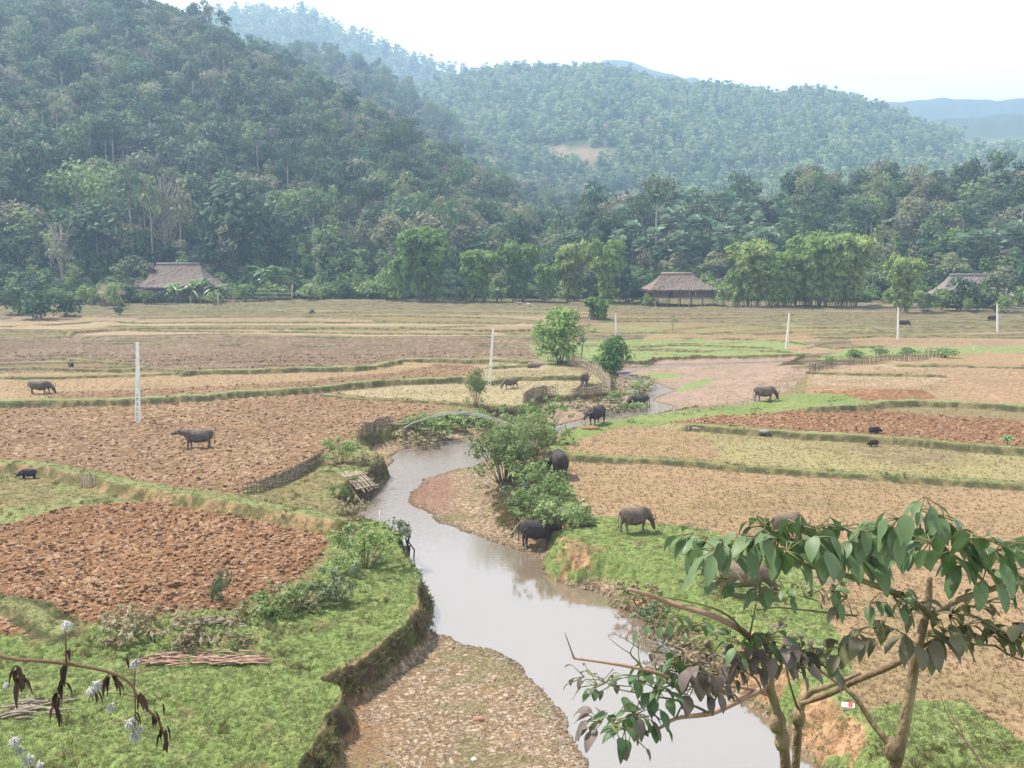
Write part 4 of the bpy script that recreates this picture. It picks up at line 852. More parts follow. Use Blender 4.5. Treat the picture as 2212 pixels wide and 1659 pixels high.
place_beast('dog', *DG, foot(504, 651), 20, 1.5, 'pale brown dog beside the wire fence by the left thatched house', 'dog', 'dogs in front of the left house')
place_beast('dog', *DW, foot(527, 651), 186, 1.7, 'white and brown dog with its tail raised right of the other dog', 'dog', 'dogs in front of the left house')
CB = small_beast('calf', coat('calf_pinkish', (.40,.26,.20), (.28,.18,.14))); CW = small_beast('calf', coat('calf_white', (.75,.70,.62), (.55,.50,.42)))
place_beast('cow', *CB, foot(1122, 663), 186, 1.25, 'pale brown cow far off at the edge of the bamboos', 'cow', 'far cows')
place_beast('cow', *CW, foot(1142, 663), 250, 1.05, 'small white cow far off right of the brown one', 'cow', 'far cows')
# white goose by the left house
g = MB(); loft(g, [(-.32,0,.30,.02,.03),(-.22,0,.30,.12,.10),(0,0,.28,.17,.16),(.18,0,.30,.13,.14),(.26,0,.33,.05,.06)]); g.tube([(.2,0,.34),(.30,0,.48),(.31,0,.64),(.38,0,.67),(.47,0,.65)], [.08,.05,.04,.05,.015], 8)
for sy in (-1, 1): g.tube([(0,.06*sy,.2),(0,.06*sy,.0),(.08,.06*sy,0)], [.03,.018,.03], 5)
place_beast('goose', solid(g, 'goose', simple('feathers_white', (.85,.84,.80), (.75,.73,.68)), .02, 2), [], foot(440, 651), 20, 1.25, 'white goose at the foot of the left thatched house', 'goose', None)
# crouching person at the field bund
def person():
    mb = MB(); loft(mb, [(-.17,0,.30,.10,.10),(-.12,0,.33,.17,.14),(.0,0,.36,.17,.13)])
    mb.tube([(-.10,0,.30),(-.08,0,.50),(.02,0,.68),(.10,0,.80)], [.15,.15,.17,.13], 10)
    mb.tube([(.10,0,.80),(.15,0,.92),(.17,0,.97)], [.07,.06,.07], 8); mb.tube([(.15,0,.91),(.18,0,1.0),(.18,0,1.10),(.17,0,1.15)], [.06,.095,.10,.04], 10)
    for sy in (-1, 1):
        mb.tube([(-.10,.10*sy,.26),(.28,.17*sy,.47)], [.10,.075], 8); mb.tube([(.28,.17*sy,.47),(.16,.15*sy,.24),(.08,.14*sy,.05)], [.075,.06,.04], 8); mb.tube([(.05,.14*sy,.035),(.27,.15*sy,.03)], [.04,.035], 7)
        mb.tube([(.08,.19*sy,.78),(.20,.25*sy,.56),(.38,.13*sy,.42)], [.065,.05,.035], 8)
        for k in range(4): mb.tube([(.38,(.13-.02*k)*sy,.42),(.44,(.125-.02*k)*sy,.39),(.46,(.12-.02*k)*sy,.35)], [.016,.012,.010], 5)
        mb.tube([(.38,.14*sy,.42),(.42,.16*sy,.43)], [.015,.011], 5)
    mb.tube([(.27,0,1.04),(.295,0,1.02)], [.02,.015], 5)
    return solid(mb, 'person', simple('skin', (.42,.26,.18), (.36,.22,.15)), .016, 2)
pm = person(); po = place_beast('person', pm, [], foot(155, 797), 250, .85, 'person crouching in dark blue clothes on the field bund at left', 'person', None)
cl = MB(); cl.tube([(-.12,0,.28),(-.09,0,.50),(.01,0,.69),(.08,0,.80)], [.17,.165,.185,.12], 12); clm = simple('cloth_dark_blue', (.03,.035,.06), (.02,.022,.035))
for sy in (-1, 1): cl.tube([(.07,.19*sy,.79),(.20,.25*sy,.56),(.33,.17*sy,.46)], [.08,.065,.055], 8)
part('jacket', solid(cl, 'jacket', clm, .02, 2), po)
cl = MB()
for sy in (-1, 1): cl.tube([(-.14,.09*sy,.27),(.27,.17*sy,.47)], [.125,.09], 8); cl.tube([(.29,.17*sy,.48),(.16,.15*sy,.24),(.10,.14*sy,.10)], [.09,.075,.06], 8)
part('trousers', solid(cl, 'trousers', simple('cloth_black', (.03,.03,.035), (.02,.02,.022)), .02, 2), po)
cl = MB(); cl.tube([(.15,0,1.0),(.15,0,1.12),(.15,0,1.17)], [.108,.11,.05], 10); part('hair', solid(cl, 'hair', simple('hair_black', (.015,.013,.012), (.01,.01,.01)), .016, 1), po)
# ------------------------------------------------------------------ poles, fences, houses, bridge
CONC = simple('concrete_pale', (.80,.79,.74), (.64,.62,.56), 2.5, bump=.2, bscale=20); WOOD = simple('wood_grey', (.36,.30,.23), (.20,.16,.12), 4, stretch=(1,1,.2), bump=.3)
STAKE = simple('stakes_pale', (.58,.48,.36), (.34,.26,.18), 5, stretch=(1,1,.3)); BAMB = simple('bamboo_silver', (.52,.50,.45), (.33,.31,.26), 4, stretch=(.3,1,1)); DARKW = simple('wood_wet_dark', (.07,.055,.045), (.04,.03,.025), 4)
POLES = 'concrete poles standing in the fields'
def pole(px_b, py_b, px_t, py_t, label, w=.26, lattice=True):
    b = foot(px_b, py_b); d = raydir(px_t, py_t); t = b.y / d.y; top = Vector((d.x * t, b.y, CAM_Z + d.z * t)); Hh = top.z - b.z; lean = math.atan2(top.x - b.x, Hh)
    o = empty('utility_pole', b, 0, label, 'pole', POLES); o.rotation_euler = (0, lean, 0)
    L = Hh / math.cos(lean); mb = MB(); h0 = L * (.36 if lattice else .0); w1 = w * .55
    def ring(z): s = 1.15 * (w + (w1 - w) * z / L) / 2; return s
    def prism(za, zb, xa0, xa1, d0):   # box between heights, x from fraction to fraction of width
        sa, sb = ring(za), ring(zb); V = []
        for s, z in ((sa, za), (sb, zb)):
            for x in (xa0, xa1):
                for y in (-1, 1): V.append((x * s, y * s * d0, z))
        mb.add(V, [(0,1,3,2),(4,6,7,5),(0,4,5,1),(2,3,7,6),(0,2,6,4),(1,5,7,3)])
    prism(h0, L, -1, 1, .75)
    if lattice:
        prism(-.4, h0, -1, -.45, .75); prism(-.4, h0, .45, 1, .75); k = 0; z = .0
        while z < h0 - .05: prism(z, z + .10, -.45, .45, .7); z += .36
    mb.build('shaft', CONC, o); cp = MB(); s = ring(L) + .012; cp.box((0, 0, L + .03), (s * 2, s * 1.6, .06)); cp.build('cap', CONC, o)
pole(298, 912, 297, 742, 'tall pale tapered concrete pole with a slotted foot in the left ploughed field', .30)
pole(1057, 832, 1065, 712, 'leaning pale concrete pole with a slotted foot beside the yellow field', .26)
pole(1330, 727, 1330, 678, 'short pale pole rising behind the round bush', .22, False)
pole(1699, 752, 1705, 678, 'leaning white pole in the far right fields, nearest to the stilt house', .25)
pole(1940, 732, 1940, 665, 'upright white pole in front of the bright bamboo at right', .24)
pole(2155, 718, 2154, 657, 'white pole at the far right edge below the grey thatched roof', .24)
def post(px, py, py_t, label, w=.09, mat=None, dx=0, name='wooden_post', group='thin posts near the left house'):
    b = foot(px, py); h = (py - py_t) * b.y / FPX; mb = MB(); dxm = dx * b.y / FPX
    mb.tube([(0,0,-.2),(dxm*.5+.01,0,h*.5),(dxm,0,h)], [w*.5,w*.46,w*.4], 6); return tag(link(name, mb.mesh(name, mat or STAKE, True), loc=b), label, 'post', group)
post(472, 677, 638, 'thin brown post in the terraces below the left thatched house', .16); post(447, 676, 660, 'short pale post left of the taller one below the left house', .15)
post(492, 650, 612, 'grey post at the corner of the wire fence by the left house', .22, dx=-3); post(630, 656, 617, 'pale leaning post right of the left house at the end of the wires', .22, dx=3)
post(412, 674, 640, 'thin reddish post below the palms of the left house', .10)
post(102, 1000, 1000-17, 'short pale post standing on the grassy bank beside the black pig', .08, group=None)
post(820, 1140, 1100, 'thin white pole standing in the bush at the left water edge', .05, CONC, 1, 'white_pole', None)
post(1597/2.552*.864+0, 1100, 1078, 'thin twig post standing at the near end of the wattle fence', .04, group=None) if False else None
# wires between the two grey posts
def wires(p0, p1, zs, name, label, mat, r=.02, sag=.1):
    mb = MB()
    for z in zs:
        pts = [p0.lerp(p1, t) + Vector((0, 0, z - sag * 4 * t * (1 - t))) for t in np.linspace(0, 1, 9)]; mb.tube(pts, r, 4)
    o = mb.build(name, mat); tag(o, label, 'wire'); return o
wires(foot(491, 650), foot(630, 656), (1.1, 1.9, 2.7), 'fence_wire', 'sagging wires strung between two posts right of the left house', BAMB, .022)
# picket and stake fences: a thing with each row of stakes as parts
def fence_line(pts_px, n, hgt, label, name='stake_fence', w=.05, mat=None, jit=.12, rails=0, group='low stake fences', tilt=.08, seed=1, rail_h=(.3,.7), cat='fence'):
    r = random.Random(seed); P = [foot(*p) for p in pts_px]; seg = [(P[i+1]-P[i]).length for i in range(len(P)-1)]; tot = sum(seg)
    def at(t):
        d = t * tot
        for i, s in enumerate(seg):
            if d <= s or i == len(seg) - 1: return P[i].lerp(P[i+1], min(1, d / s))
            d -= s
    o = empty(name, P[0], 0, label, cat, group); b0 = P[0]
    for k in range(n):
        p = at((k + r.uniform(-.3, .3)) / max(1, n - 1) if 0 < k < n - 1 else k / max(1, n - 1)); p.z = gz(p.x, p.y); h = hgt * r.uniform(1 - jit * 2, 1 + jit * 2); q = p - b0; mb = MB(); rw = w * r.uniform(.7, 1.3) / 2
        mb.tube([q + Vector((0,0,-.1)), q + Vector((r.uniform(-tilt,tilt)*h*.4, r.uniform(-tilt,tilt)*h*.4, h*.5)), q + Vector((r.uniform(-tilt,tilt)*h, r.uniform(-tilt,tilt)*h, h))], [rw, rw*.95, rw*.75], 5)
        mb.build('stake', mat or STAKE, o)
    for k in range(rails):
        mb = MB(); mb.tube([at(t) - b0 + Vector((0, .02, hgt * rail_h[k] + r.uniform(-.03,.03))) for t in np.linspace(0, 1, 10)], [.02] * 10, 5); mb.build('rail', mat or STAKE, o)
    return o
fence_line([(1225,783),(1262,797),(1288,812),(1305,828),(1318,846)], 74, 1.15, 'dense fence of pale upright sticks running down to the stream beside the grey buffalo', 'picket_fence', .085, rails=2, seed=2, tilt=.07)
fence_line([(1182,780),(1205,779),(1228,784)], 16, .8, 'short pale stick fence around the foot of the big bushy tree', 'picket_fence', .08, rails=1, seed=3)
fence_line([(1256,914),(1320,906),(1400,900),(1490,891),(1590,880),(1634,873)], 72, .72, 'long open row of short pale stakes along the green path', 'stake_fence', .045, seed=4, jit=.2)
fence_line([(914,786),(1000,788),(1106,788),(1150,787)], 48, .62, 'row of thin stakes along the bund behind the leaning pole', 'stake_fence', .06, seed=5, rails=0)
fence_line([(1150,817),(1200,817),(1246,816)], 12, .45, 'sparse stakes on the bund left of the picket fence', 'stake_fence', .05, seed=6, rails=1, rail_h=(.2,.3))
fence_line([(1748,803),(1790,797),(1850,789),(1930,782),(2000,776),(2045,772)], 96, .95, 'dry brushwood fence under the weeds at the right of the sand flat', 'brushwood_fence', .075, simple('brush_brown', (.25,.19,.13), (.13,.095,.065), 4), seed=7, rails=2, jit=.1)
fence_line([(1330,838),(1338,846),(1350,852)], 9, .95, 'small leaning patch of sticks at the near stream bend', 'picket_fence', .10, seed=8, tilt=.35)
for (x0, y0, x1, y1, s, lb) in ((191,780,219,785,9,'small pale stick hurdle on the bund left of the tall pole'),(332,800,366,802,10,'small pale stick hurdle on the bund right of the tall pole'),(60,778,112,776,11,'faint stick hurdle on the bund at far left')):
    fence_line([(x0,y0),(x1,y1)], 9, .62, lb, 'hurdle', .06, seed=s, rails=1, rail_h=(.1,.1), group='stick hurdles on the bunds')
fence_line([(176,1049),(205,1054)], 6, .75, 'rough stick hurdle set in the grassy bank above the red field', 'hurdle', .09, seed=12, rails=2, group='stick hurdles on the bunds')
fence_line([(860,1172),(872,1186),(884,1200),(893,1210)], 7, .75, 'dark wet stakes leaning out of the bank at the left water edge', 'bank_stakes', .09, DARKW, seed=13, tilt=.35, jit=.3)
fence_line([(787,938),(798,940),(815,941)], 3, .75, 'three thin upright sticks at the left end of the footbridge', 'stake_fence', .05, seed=14)
fence_line([(1480,929),(1487,930)], 2, .42, 'two short pale posts at the corner of the red field bund', 'stake_fence', .09, seed=15)
fence_line([(1556,663),(1659,668),(1760,672)], 40, .55, 'low far fence of grey sticks right of the stilt house', 'stake_fence', .09, WOOD, seed=16, rails=1)
fence_line([(1380,656),(1440,657)], 22, .8, 'low far fence of grey sticks left of the stilt house', 'stake_fence', .09, WOOD, seed=17, rails=1)
fence_line([(1663,718),(1680,718)], 3, .6, 'pair of short stakes left of the second last pole', 'stake_fence', .08, seed=18) if False else None
# wattle fence: woven band with real weave
def wattle(pts_px, hgt, label, seed=1, mat=None):
    r = random.Random(seed); P = [foot(*p) for p in pts_px]; o = empty('wattle_fence', P[0], 0, label, 'fence', 'wattle fences'); b0 = P[0].copy(); mb = MB()
    seg = [(P[i+1]-P[i]).length for i in range(len(P)-1)]; tot = sum(seg)
    def at(t):
        d = t * tot
        for i, s in enumerate(seg):
            if d <= s or i == len(seg) - 1: return P[i].lerp(P[i+1], min(1, d / s))
            d -= s
    n = int(tot / .22)
    for k in range(n):
        q = at(k / (n - 1)) - b0; q.z = gz((q+b0).x, (q+b0).y) - b0.z; mb.tube([q + Vector((0,0,-.1)), q + Vector((r.uniform(-.08,.08), r.uniform(-.05,.05), hgt * r.uniform(.9, 1.3)))], [.022,.012], 4)
    mb.build('upright_sticks', mat, o); mb = MB(); tw = int(hgt / .035)
    for j in range(tw):
        ph = j % 2; pts = []
        for k in range(n):
            q = at(k / (n - 1)) - b0; q.z = gz((q+b0).x, (q+b0).y) - b0.z; q += Vector((0, .04 * (1 if (k + ph) % 2 else -1), .03 + j * hgt / tw + r.uniform(-.03, .03))); pts.append(q)
        a = r.randint(0, max(0, n // 6)); e = n - r.randint(0, max(0, n // 6)); mb.tube(pts[a:e], [.018] * (e - a), 3)
    for k in range(int(tot * 15)):      # brush stuffed into it
        q = at(r.random()) - b0; q.z = gz((q+b0).x, (q+b0).y) - b0.z + r.uniform(.02, hgt * .95); v = Vector((r.uniform(-.3,.3), r.uniform(-.14,.10), r.uniform(-.06,.22))); mb.tube([q, q + v], [.010,.006], 3)
    mb.build('woven_brush', mat, o); return o
BRUSH = simple('brushwood_grey_brown', (.21,.165,.12), (.09,.07,.05), 6)
wattle([(516,1070),(560,1063),(610,1046),(650,1026),(700,996)], .62, 'woven brushwood fence along the lower corner of the big ploughed field', 1, BRUSH)
wattle([(1130,874),(1150,861),(1177,854),(1206,856)], .85, 'dry brushwood fence on the bank above the footbridge', 2, BRUSH)
wattle([(1232,858),(1270,856),(1310,850)], .80, 'brushwood wall on the bank behind the dark facing buffalo', 3, BRUSH)
wattle([(775,942),(810,928),(848,915)], .55, 'brushwood revetment on the bank under the left end of the footbridge', 4, BRUSH)
# footbridge: bundle of bent bamboo poles
def bridge():
    P = [(785,911),(860,917),(896,911),(940,897),(985,891),(1030,895),(1080,910),(1130,927),(1160,932),(1192,926)]; Y0, Y1 = 69.0, 66.5
    pts = [AT(px, py, Y0 + (Y1 - Y0) * i / (len(P) - 1)) for i, (px, py) in enumerate(P)]; o = empty('bamboo_footbridge', pts[2], 0, 'thin arched bamboo pole footbridge spanning the dark pool of the stream', 'footbridge'); b0 = pts[2].copy()
    def crv(a, b, dz, dy, r):
        q = []; sub = pts[a:b]
        for i in range(len(sub) - 1):
            p_1 = sub[max(0, i-1)]; p0 = sub[i]; p1 = sub[i+1]; p2 = sub[min(len(sub)-1, i+2)]
            for t in (0, .25, .5, .75): q.append(.5 * ((2*p0) + (p1-p_1)*t + (2*p_1-5*p0+4*p1-p2)*t*t + (3*p0-p_1-3*p1+p2)*t**3))
        q.append(sub[-1]); mb = MB(); mb.tube([v - b0 + Vector((0, dy, dz)) for v in q], [r * .6] * len(q), 6); mb.build('bamboo_pole', BAMB, o)
    crv(2, 9, 0, 0, .045); crv(2, 10, -.12, .15, .04); crv(3, 9, .10, -.10, .035); crv(0, 3, 0, .1, .035); crv(6, 10, .02, .05, .035)
    q0 = pts[2] - b0; mb = MB(); mb.tube([q0, q0 + Vector((-1.6, -.8, -.85)), q0 + Vector((-2.2,-1.2,-1.05))], [.045,.045,.04], 6); mb.build('ramp_pole', BAMB, o)
    for i, (a, hh) in enumerate(((0, 1.1), (8, 1.5), (9, 1.7))):
        p = pts[a] - b0; mb = MB(); mb.tube([p + Vector((0, 0, -hh)), p + Vector((.03, 0, .18))], [.05, .04], 6); mb.build('support_post', STAKE, o)
bridge()
# broken bamboo raft / hurdle on the eroded bank
def raft():
    c = foot(776, 1034) + Vector((0, 0, .05)); o = empty('bamboo_hurdle', c, 0, 'collapsed bamboo hurdle lying on the eroded left bank of the stream', 'hurdle'); r = random.Random(4)
    M = Matrix.Rotation(R(-38), 4, 'Z') @ Matrix.Rotation(R(28), 4, 'Y')
    for k in range(13):
        mb = MB(); y = -.65 + k * .105; a = Vector((-.75 + r.uniform(-.2,.1), y, .02)); b = Vector((.85 + r.uniform(-.2,.2), y + r.uniform(-.05,.05), .02)); mb.tube([M @ a, M @ ((a+b)/2 + Vector((0,0,.04))), M @ b], [.03,.028,.02], 5); mb.build('slat', STAKE, o)
    for x in (-.45, .1, .6):
        mb = MB(); mb.tube([M @ Vector((x, -.8, .07)), M @ Vector((x + .1, .85, .08))], [.032,.028], 5); mb.build('crossbar', STAKE, o)
    mb = MB(); mb.tube([M @ Vector((-.5,-.75,.05)), M @ Vector((1.6,-1.1,-.1))], [.035,.025], 5); mb.build('crossbar', STAKE, o)
raft()
# ---- houses
THATCH = simple('thatch_grey_brown', (.24,.185,.15), (.13,.10,.08), 2.2, stretch=(3,3,.6), bump=.8, bscale=9); THRIDGE = simple('thatch_ridge_tan', (.42,.30,.22), (.30,.21,.16), 2, bump=.4)
THG = simple('thatch_grey', (.27,.23,.21), (.17,.145,.13), 2.2, stretch=(3,3,.6), bump=.8, bscale=9)
PLANK = simple('planks_brown', (.20,.13,.085), (.10,.065,.045), 5, stretch=(6,6,.5), bump=.4); SHADE = simple('boards_and_opening_shade', (.06,.045,.035), (.035,.028,.022), 4)  # dark door boards; also paints the shade inside window and gable openings
def roof_mesh(L, W, Lr, z0, z1, off, mat, name, fringe=True, seed=1, sag=.12, nx=46, ny=20):
    """hipped thatch with thick edge: L,W eaves half sizes, Lr half ridge, off ridge shift"""
    r = np.random.default_rng(seed); V = []; F = []
    for side in (-1, 1):
        o = len(V)
        for j in range(ny + 1):
            t = j / ny; half = L + (Lr - L) * t; cx = off * t
            for i in range(nx + 1):
                u = -1 + 2 * i / nx; V.append((cx + u * half, side * (-W) * (1 - t), z0 + (z1 - z0) * (t - sag * math.sin(math.pi * t)) + r.normal() * .06))
        for j in range(ny):
            for i in range(nx): a = o + j * (nx + 1) + i; F.append((a, a + 1, a + nx + 2, a + nx + 1))
    for end in (-1, 1):
        o = len(V); m = 14
        for j in range(ny + 1):
            t = j / ny; half = L + (Lr - L) * t; cx = off * t
            for i in range(m + 1):
                u = -1 + 2 * i / m; V.append((cx + end * half, u * W * (1 - t), z0 + (z1 - z0) * (t - sag * math.sin(math.pi * t)) + r.normal() * .06))
        for j in range(ny):
            for i in range(m): a = o + j * (m + 1) + i; F.append((a, a + 1, a + m + 2, a + m + 1))
    # thick eaves underside
    o = len(V); n = len(V); V2 = [(x * .985, y * .985, z - .28) for x, y, z in V]; F2 = [tuple(reversed([k + n for k in f])) for f in F]
    V += V2; F += F2
    mb = MB(); mb.V = V; mb.F = F
    if fringe:
        rr = random.Random(seed)
        for k in range(520):
            u = rr.uniform(-1, 1); s = rr.choice((-1, 1)); x, y = (u * L, s * -W) if rr.random() < .75 else (s * L, u * W)
            mb.tube([(x, y, z0 + .02), (x * 1.01, y * 1.03, z0 - rr.uniform(.2, .55))], [.03, .012], 3)
    return mb.mesh(name, mat)
def house(px, py, rz, L, W, Lr, z0, z1, off, label, mat, ridge, dist=None, zb=0.0, walls=True, stilt=1.8):
    b = foot(px, py); 
    if dist: b = AT(px, py, dist)
    b.z = zb if dist is None else b.z
    o = empty('thatched_house', b, rz, label, 'house', 'thatched stilt houses at the forest edge')
    rf = part('roof', roof_mesh(L, W, Lr, z0, z1, off, mat, 'roof'), o)
    cp = MB(); cp.tube([(off - Lr - .1, 0, z1 + .02), (off, 0, z1 + .07), (off + Lr + .1, 0, z1 + .02)], [.24,.22,.24], 7); c = part('ridge_cap', cp.mesh('ridge_cap', ridge, True), rf)
    if walls:
        wl, ww = L * .84, W * .78; mb = MB()
        mb.box((0, -ww, (stilt + z0) / 2 + .1), (wl * 2, .08, z0 - stilt + .3)); mb.box((0, ww, (stilt + z0) / 2 + .1), (wl * 2, .08, z0 - stilt + .3)); mb.box((-wl, 0, (stilt + z0) / 2 + .1), (.08, ww * 2 - .1, z0 - stilt + .3)); mb.box((wl, 0, (stilt + z0) / 2 + .1), (.08, ww * 2 - .1, z0 - stilt + .3))
        for k in range(26): mb.box((-wl + .2 + k * (2 * wl - .4) / 25, -ww - .05, (stilt + z0) / 2 + .1), (.05, .03, z0 - stilt + .25))
        mb.build('wall', PLANK, o); fl = MB(); fl.box((0, -.5, stilt - .08), (wl * 2 + .5, ww * 2 + 1.6, .14)); fl.build('floor_deck', WOOD, o)
        wd = MB(); wd.box((wl * .28, -ww - .075, (stilt + z0) / 2 + .25), (1.15, .05, .95)); w_ = wd.build('window', SHADE, o); fr = MB()  # dark panel painted as the unlit inside of the window
        for dx in (-.6, .6): fr.box((wl * .28 + dx, -ww - .11, (stilt + z0) / 2 + .25), (.08, .05, 1.05))
        part('window_frame', fr.mesh('window_frame', CONC), w_); dr = MB(); dr.box((-wl * .45, -ww - .075, stilt + .75), (.9, .05, 1.5)); dr.build('door', SHADE, o)
        for i in range(6):
            for j in (-1, 1):
                q = MB(); x = -wl + .1 + i * (2 * wl - .2) / 5; q.tube([(x, j * ww - (.6 if j < 0 else 0), -.3), (x, j * ww - (.6 if j < 0 else 0), stilt)], [.11, .10], 6); q.build('stilt', WOOD, o)
        for zz in (.95, 1.35):
            q = MB(); q.tube([(wl * .1, -ww - 1.5, zz), (wl * 1.15, -ww - 1.5, zz)], [.04, .04], 5); q.build('rail', STAKE, o)
        for x in np.linspace(wl * .1, wl * 1.15, 5):
            q = MB(); q.tube([(x, -ww - 1.5, -.2), (x, -ww - 1.5, 1.4)], [.045, .04], 5); q.build('rail_post', STAKE, o)
    return o
# stilt house in the middle right
house(1467, 660, R(6), 7.0, 4.2, 3.0, 3.3, 6.3, -.6, 'thatched stilt house with a tan ridge and open plank walls, right of the centre', THATCH, THRIDGE)  # ridge cap is a paler tan than the thatch slopes
h1 = house(398, 652, R(-7), 8.0, 4.8, 4.6, 3.2, 7.9, -1.0, 'large thatched house at left with a smoke gap under its ridge and palms in front', THATCH, THG)
q = MB(); q.box((-7.6, -1.2, 2.6), (.1,.1,.1)); 
ex = roof_mesh(3.6, 3.6, 1.2, 1.6, 4.6, 1.0, THATCH, 'lean_to_roof', seed=5); e = part('lean_to_roof', ex, h1); e.location = (-9.6, -.6, 0)
gp = MB(); gp.box((-6.1, -.9, 6.5), (1.6, 1.1, 1.0), ry=.5); gp.build('gable_opening', SHADE, h1)  # dark box painted as the shade inside the smoke gap
h3 = house(2092, 664, R(-5), 6.9, 4.4, 4.4, 2.4, 6.2, .6, 'grey thatched house at far right mostly hidden by shrubs', THG, THG)
sm = empty('thatched_hut', foot(240, 630) if False else Vector((AT(238, 612, 195).x, 195, 0)), R(5), 'small low hut with a pale thatched roof left of the big house', 'hut'); part('roof', roof_mesh(2.3, 2.0, 1.4, 2.6, 4.2, 0, THRIDGE, 'roof', seed=8), sm)
mb = MB(); mb.box((0, 0, 1.25), (3.4, 2.8, 2.7)); mb.build('wall', PLANK, sm)
# ---- logs, bundles, stones, litter
def sticks(px, py, n, ln, spread, label, name, mat, rz=0, seed=1, thick=.03, hh=.12, cat='stick pile'):
    r = random.Random(seed); b = foot(px, py); o = empty(name, b, rz, label, cat, 'cut stalks and sticks on the near bank')
    for k in range(n):
        mb = MB(); x = r.uniform(-spread, spread); y = r.gauss(0, .22); a = r.gauss(0, .28); L = ln * r.uniform(.5, 1); z = .03 + hh * abs(r.gauss(0, .8)) * (1 - abs(x) / (spread * 1.4))
        d = Vector((math.cos(a), math.sin(a), r.uniform(-.05,.08))) * L / 2; c = Vector((x, y, z)); gzc = gz(b.x + x, b.y + y) - b.z; c.z += gzc
        mb.tube([c - d, c + Vector((0,0,.03)), c + d], [thick * r.uniform(.7,1.2), thick, thick * .6], 5); mb.build('stalk', mat, o)
PINKW = simple('stalks_pinkish', (.46,.29,.21), (.25,.16,.12), 5)
sticks(500, 1428, 60, 1.0, .95, 'pile of cut pinkish brown stalks lying on the near grass', 'stalk_pile', PINKW, R(-3), 2)
sticks(355, 1432, 34, .7, .6, 'smaller heap of pinkish stalks left of the long pile', 'stalk_pile', PINKW, R(5), 3)
sticks(452, 1352, 16, 1.3, .8, 'dry grey sticks lying under the bushes above the stalk pile', 'stick_pile', WOOD, R(14), 4)
sticks(80, 1535, 26, .9, .7, 'grey sticks heaped on the grass at the lower left', 'stick_pile', WOOD, R(10), 5)
def log(px, py, ln, r0, yaw, label, mat=WOOD, tilt=0.0, dz=0, name='log'):
    mb = MB(); c, s = math.cos(R(yaw)), math.sin(R(yaw)); pts = [Vector((c * ln * t, s * ln * t, r0 * .8 + tilt * ln * t + .04 * math.sin(9 * t))) for t in (-.5, -.2, .1, .35, .5)]
    mb.tube(pts, [r0, r0 * .95, r0 * .85, r0 * .7, r0 * .5], 8); return tag(link(name, mb.mesh(name, mat, True), loc=foot(px, py, dz)), label, 'log')
log(1345, 810, 1.8, .22, 12, 'pale log with a dark end lying in the upper stream', simple('log_mossy', (.30,.27,.20), (.12,.10,.09), 1.0)); log(1158, 794, 1.7, .30, 2, 'thick cut log on the bund left of the bushy tree', THATCH)
log(1113, 1144, .9, .05, 55, 'grey stick leaning under the bush behind the dark buffalo', WOOD, .5); log(1270, 1138, .8, .07, 10, 'dark broken branch lying on the grass right of the dark buffalo', DARKW)
log(925, 977, 1.8, .05, 175, 'dark branch lying in the water of the pool', DARKW); log(1497, 927, 1.1, .05, -20, 'pale stick lying at the corner of the stubble field', STAKE)
log(300, 1500, .7, .03, 20, 'thin pale stick on the near grass', STAKE) if False else None
def stone(px, py, s, label, mat, seed=1, group=None, dz=0):
    r = np.random.default_rng(seed); bm = bmesh.new(); bmesh.ops.create_icosphere(bm, subdivisions=3, radius=1)
    off = r.uniform(0, 50, 3)
    for v in bm.verts:
        n = fbm(np.array([v.co.x * 1.3 + off[0] + v.co.z]), np.array([v.co.y * 1.3 + off[1]]), 3, seed)[0]; v.co *= (.75 + .55 * n); v.co.x *= s[0]; v.co.y *= s[1]; v.co.z *= s[2]
    me = bpy.data.meshes.new('boulder'); bm.to_mesh(me); bm.free(); me.materials.append(mat); me.polygons.foreach_set('use_smooth', [True] * len(me.polygons))
    return tag(link('boulder', me, loc=foot(px, py, dz + s[2] * .3)), label, 'boulder', group)
RK = simple('rock_tan', (.34,.25,.18), (.20,.15,.11), 3, bump=.5)
stone(1368, 796, (.42,.4,.32), 'rounded tan boulder under the cut bank of the upper stream', RK, 1); stone(1388, 796, (.8,.4,.28), 'mossy low boulder right of the rounded one under the cut bank', simple('rock_moss', (.16,.17,.07), (.22,.17,.11), 2), 2)
stone(1135, 1725-600, (.12,.1,.08), 'small brown stone on the gravel spit left of the bush', RK, 3) if False else None
stone(1035, 1555, (.16,.12,.08), 'reddish stone lying in the middle of the near gravel', simple('rock_red', (.40,.20,.13), (.28,.15,.10), 3), 4); stone(1024, 1662-20, (.08,.07,.06), 'white stone on the near gravel at the bottom', CONC, 5)
stone(1110, 1412, (.09,.07,.06), 'dark stone at the water edge above the near gravel', DARKW, 6); stone(1190, 944, (.55,.45,.40), 'reddish brown earth clod by the right post of the footbridge', simple('earth_red', (.26,.13,.08), (.16,.08,.05), 3, bump=.6), 7); stone(1275, 927, (.6,.35,.14), 'reddish earth mound at the feet of the dark facing buffalo', simple_cache('earth_red2', (.30,.16,.10), (.2,.1,.06)), 8)
lt = MB(); lt.box((0, 0, .07), (.34, .22, .10), rz=-.3, rx=.15); ltm = lt.mesh('drink_carton', simple('carton_white', (.75,.70,.68), (.68,.64,.62))); lo = tag(link('drink_carton', ltm, loc=foot(1832, 1531)), 'white and red carton litter lying on the right bank among the near branches', 'litter')
l2 = MB(); l2.box((.06, -.0, .075), (.12, .235, .105), rz=-.3, rx=.15); l2.build('red_label', simple('carton_red', (.6,.08,.07), (.5,.06,.05)), lo)
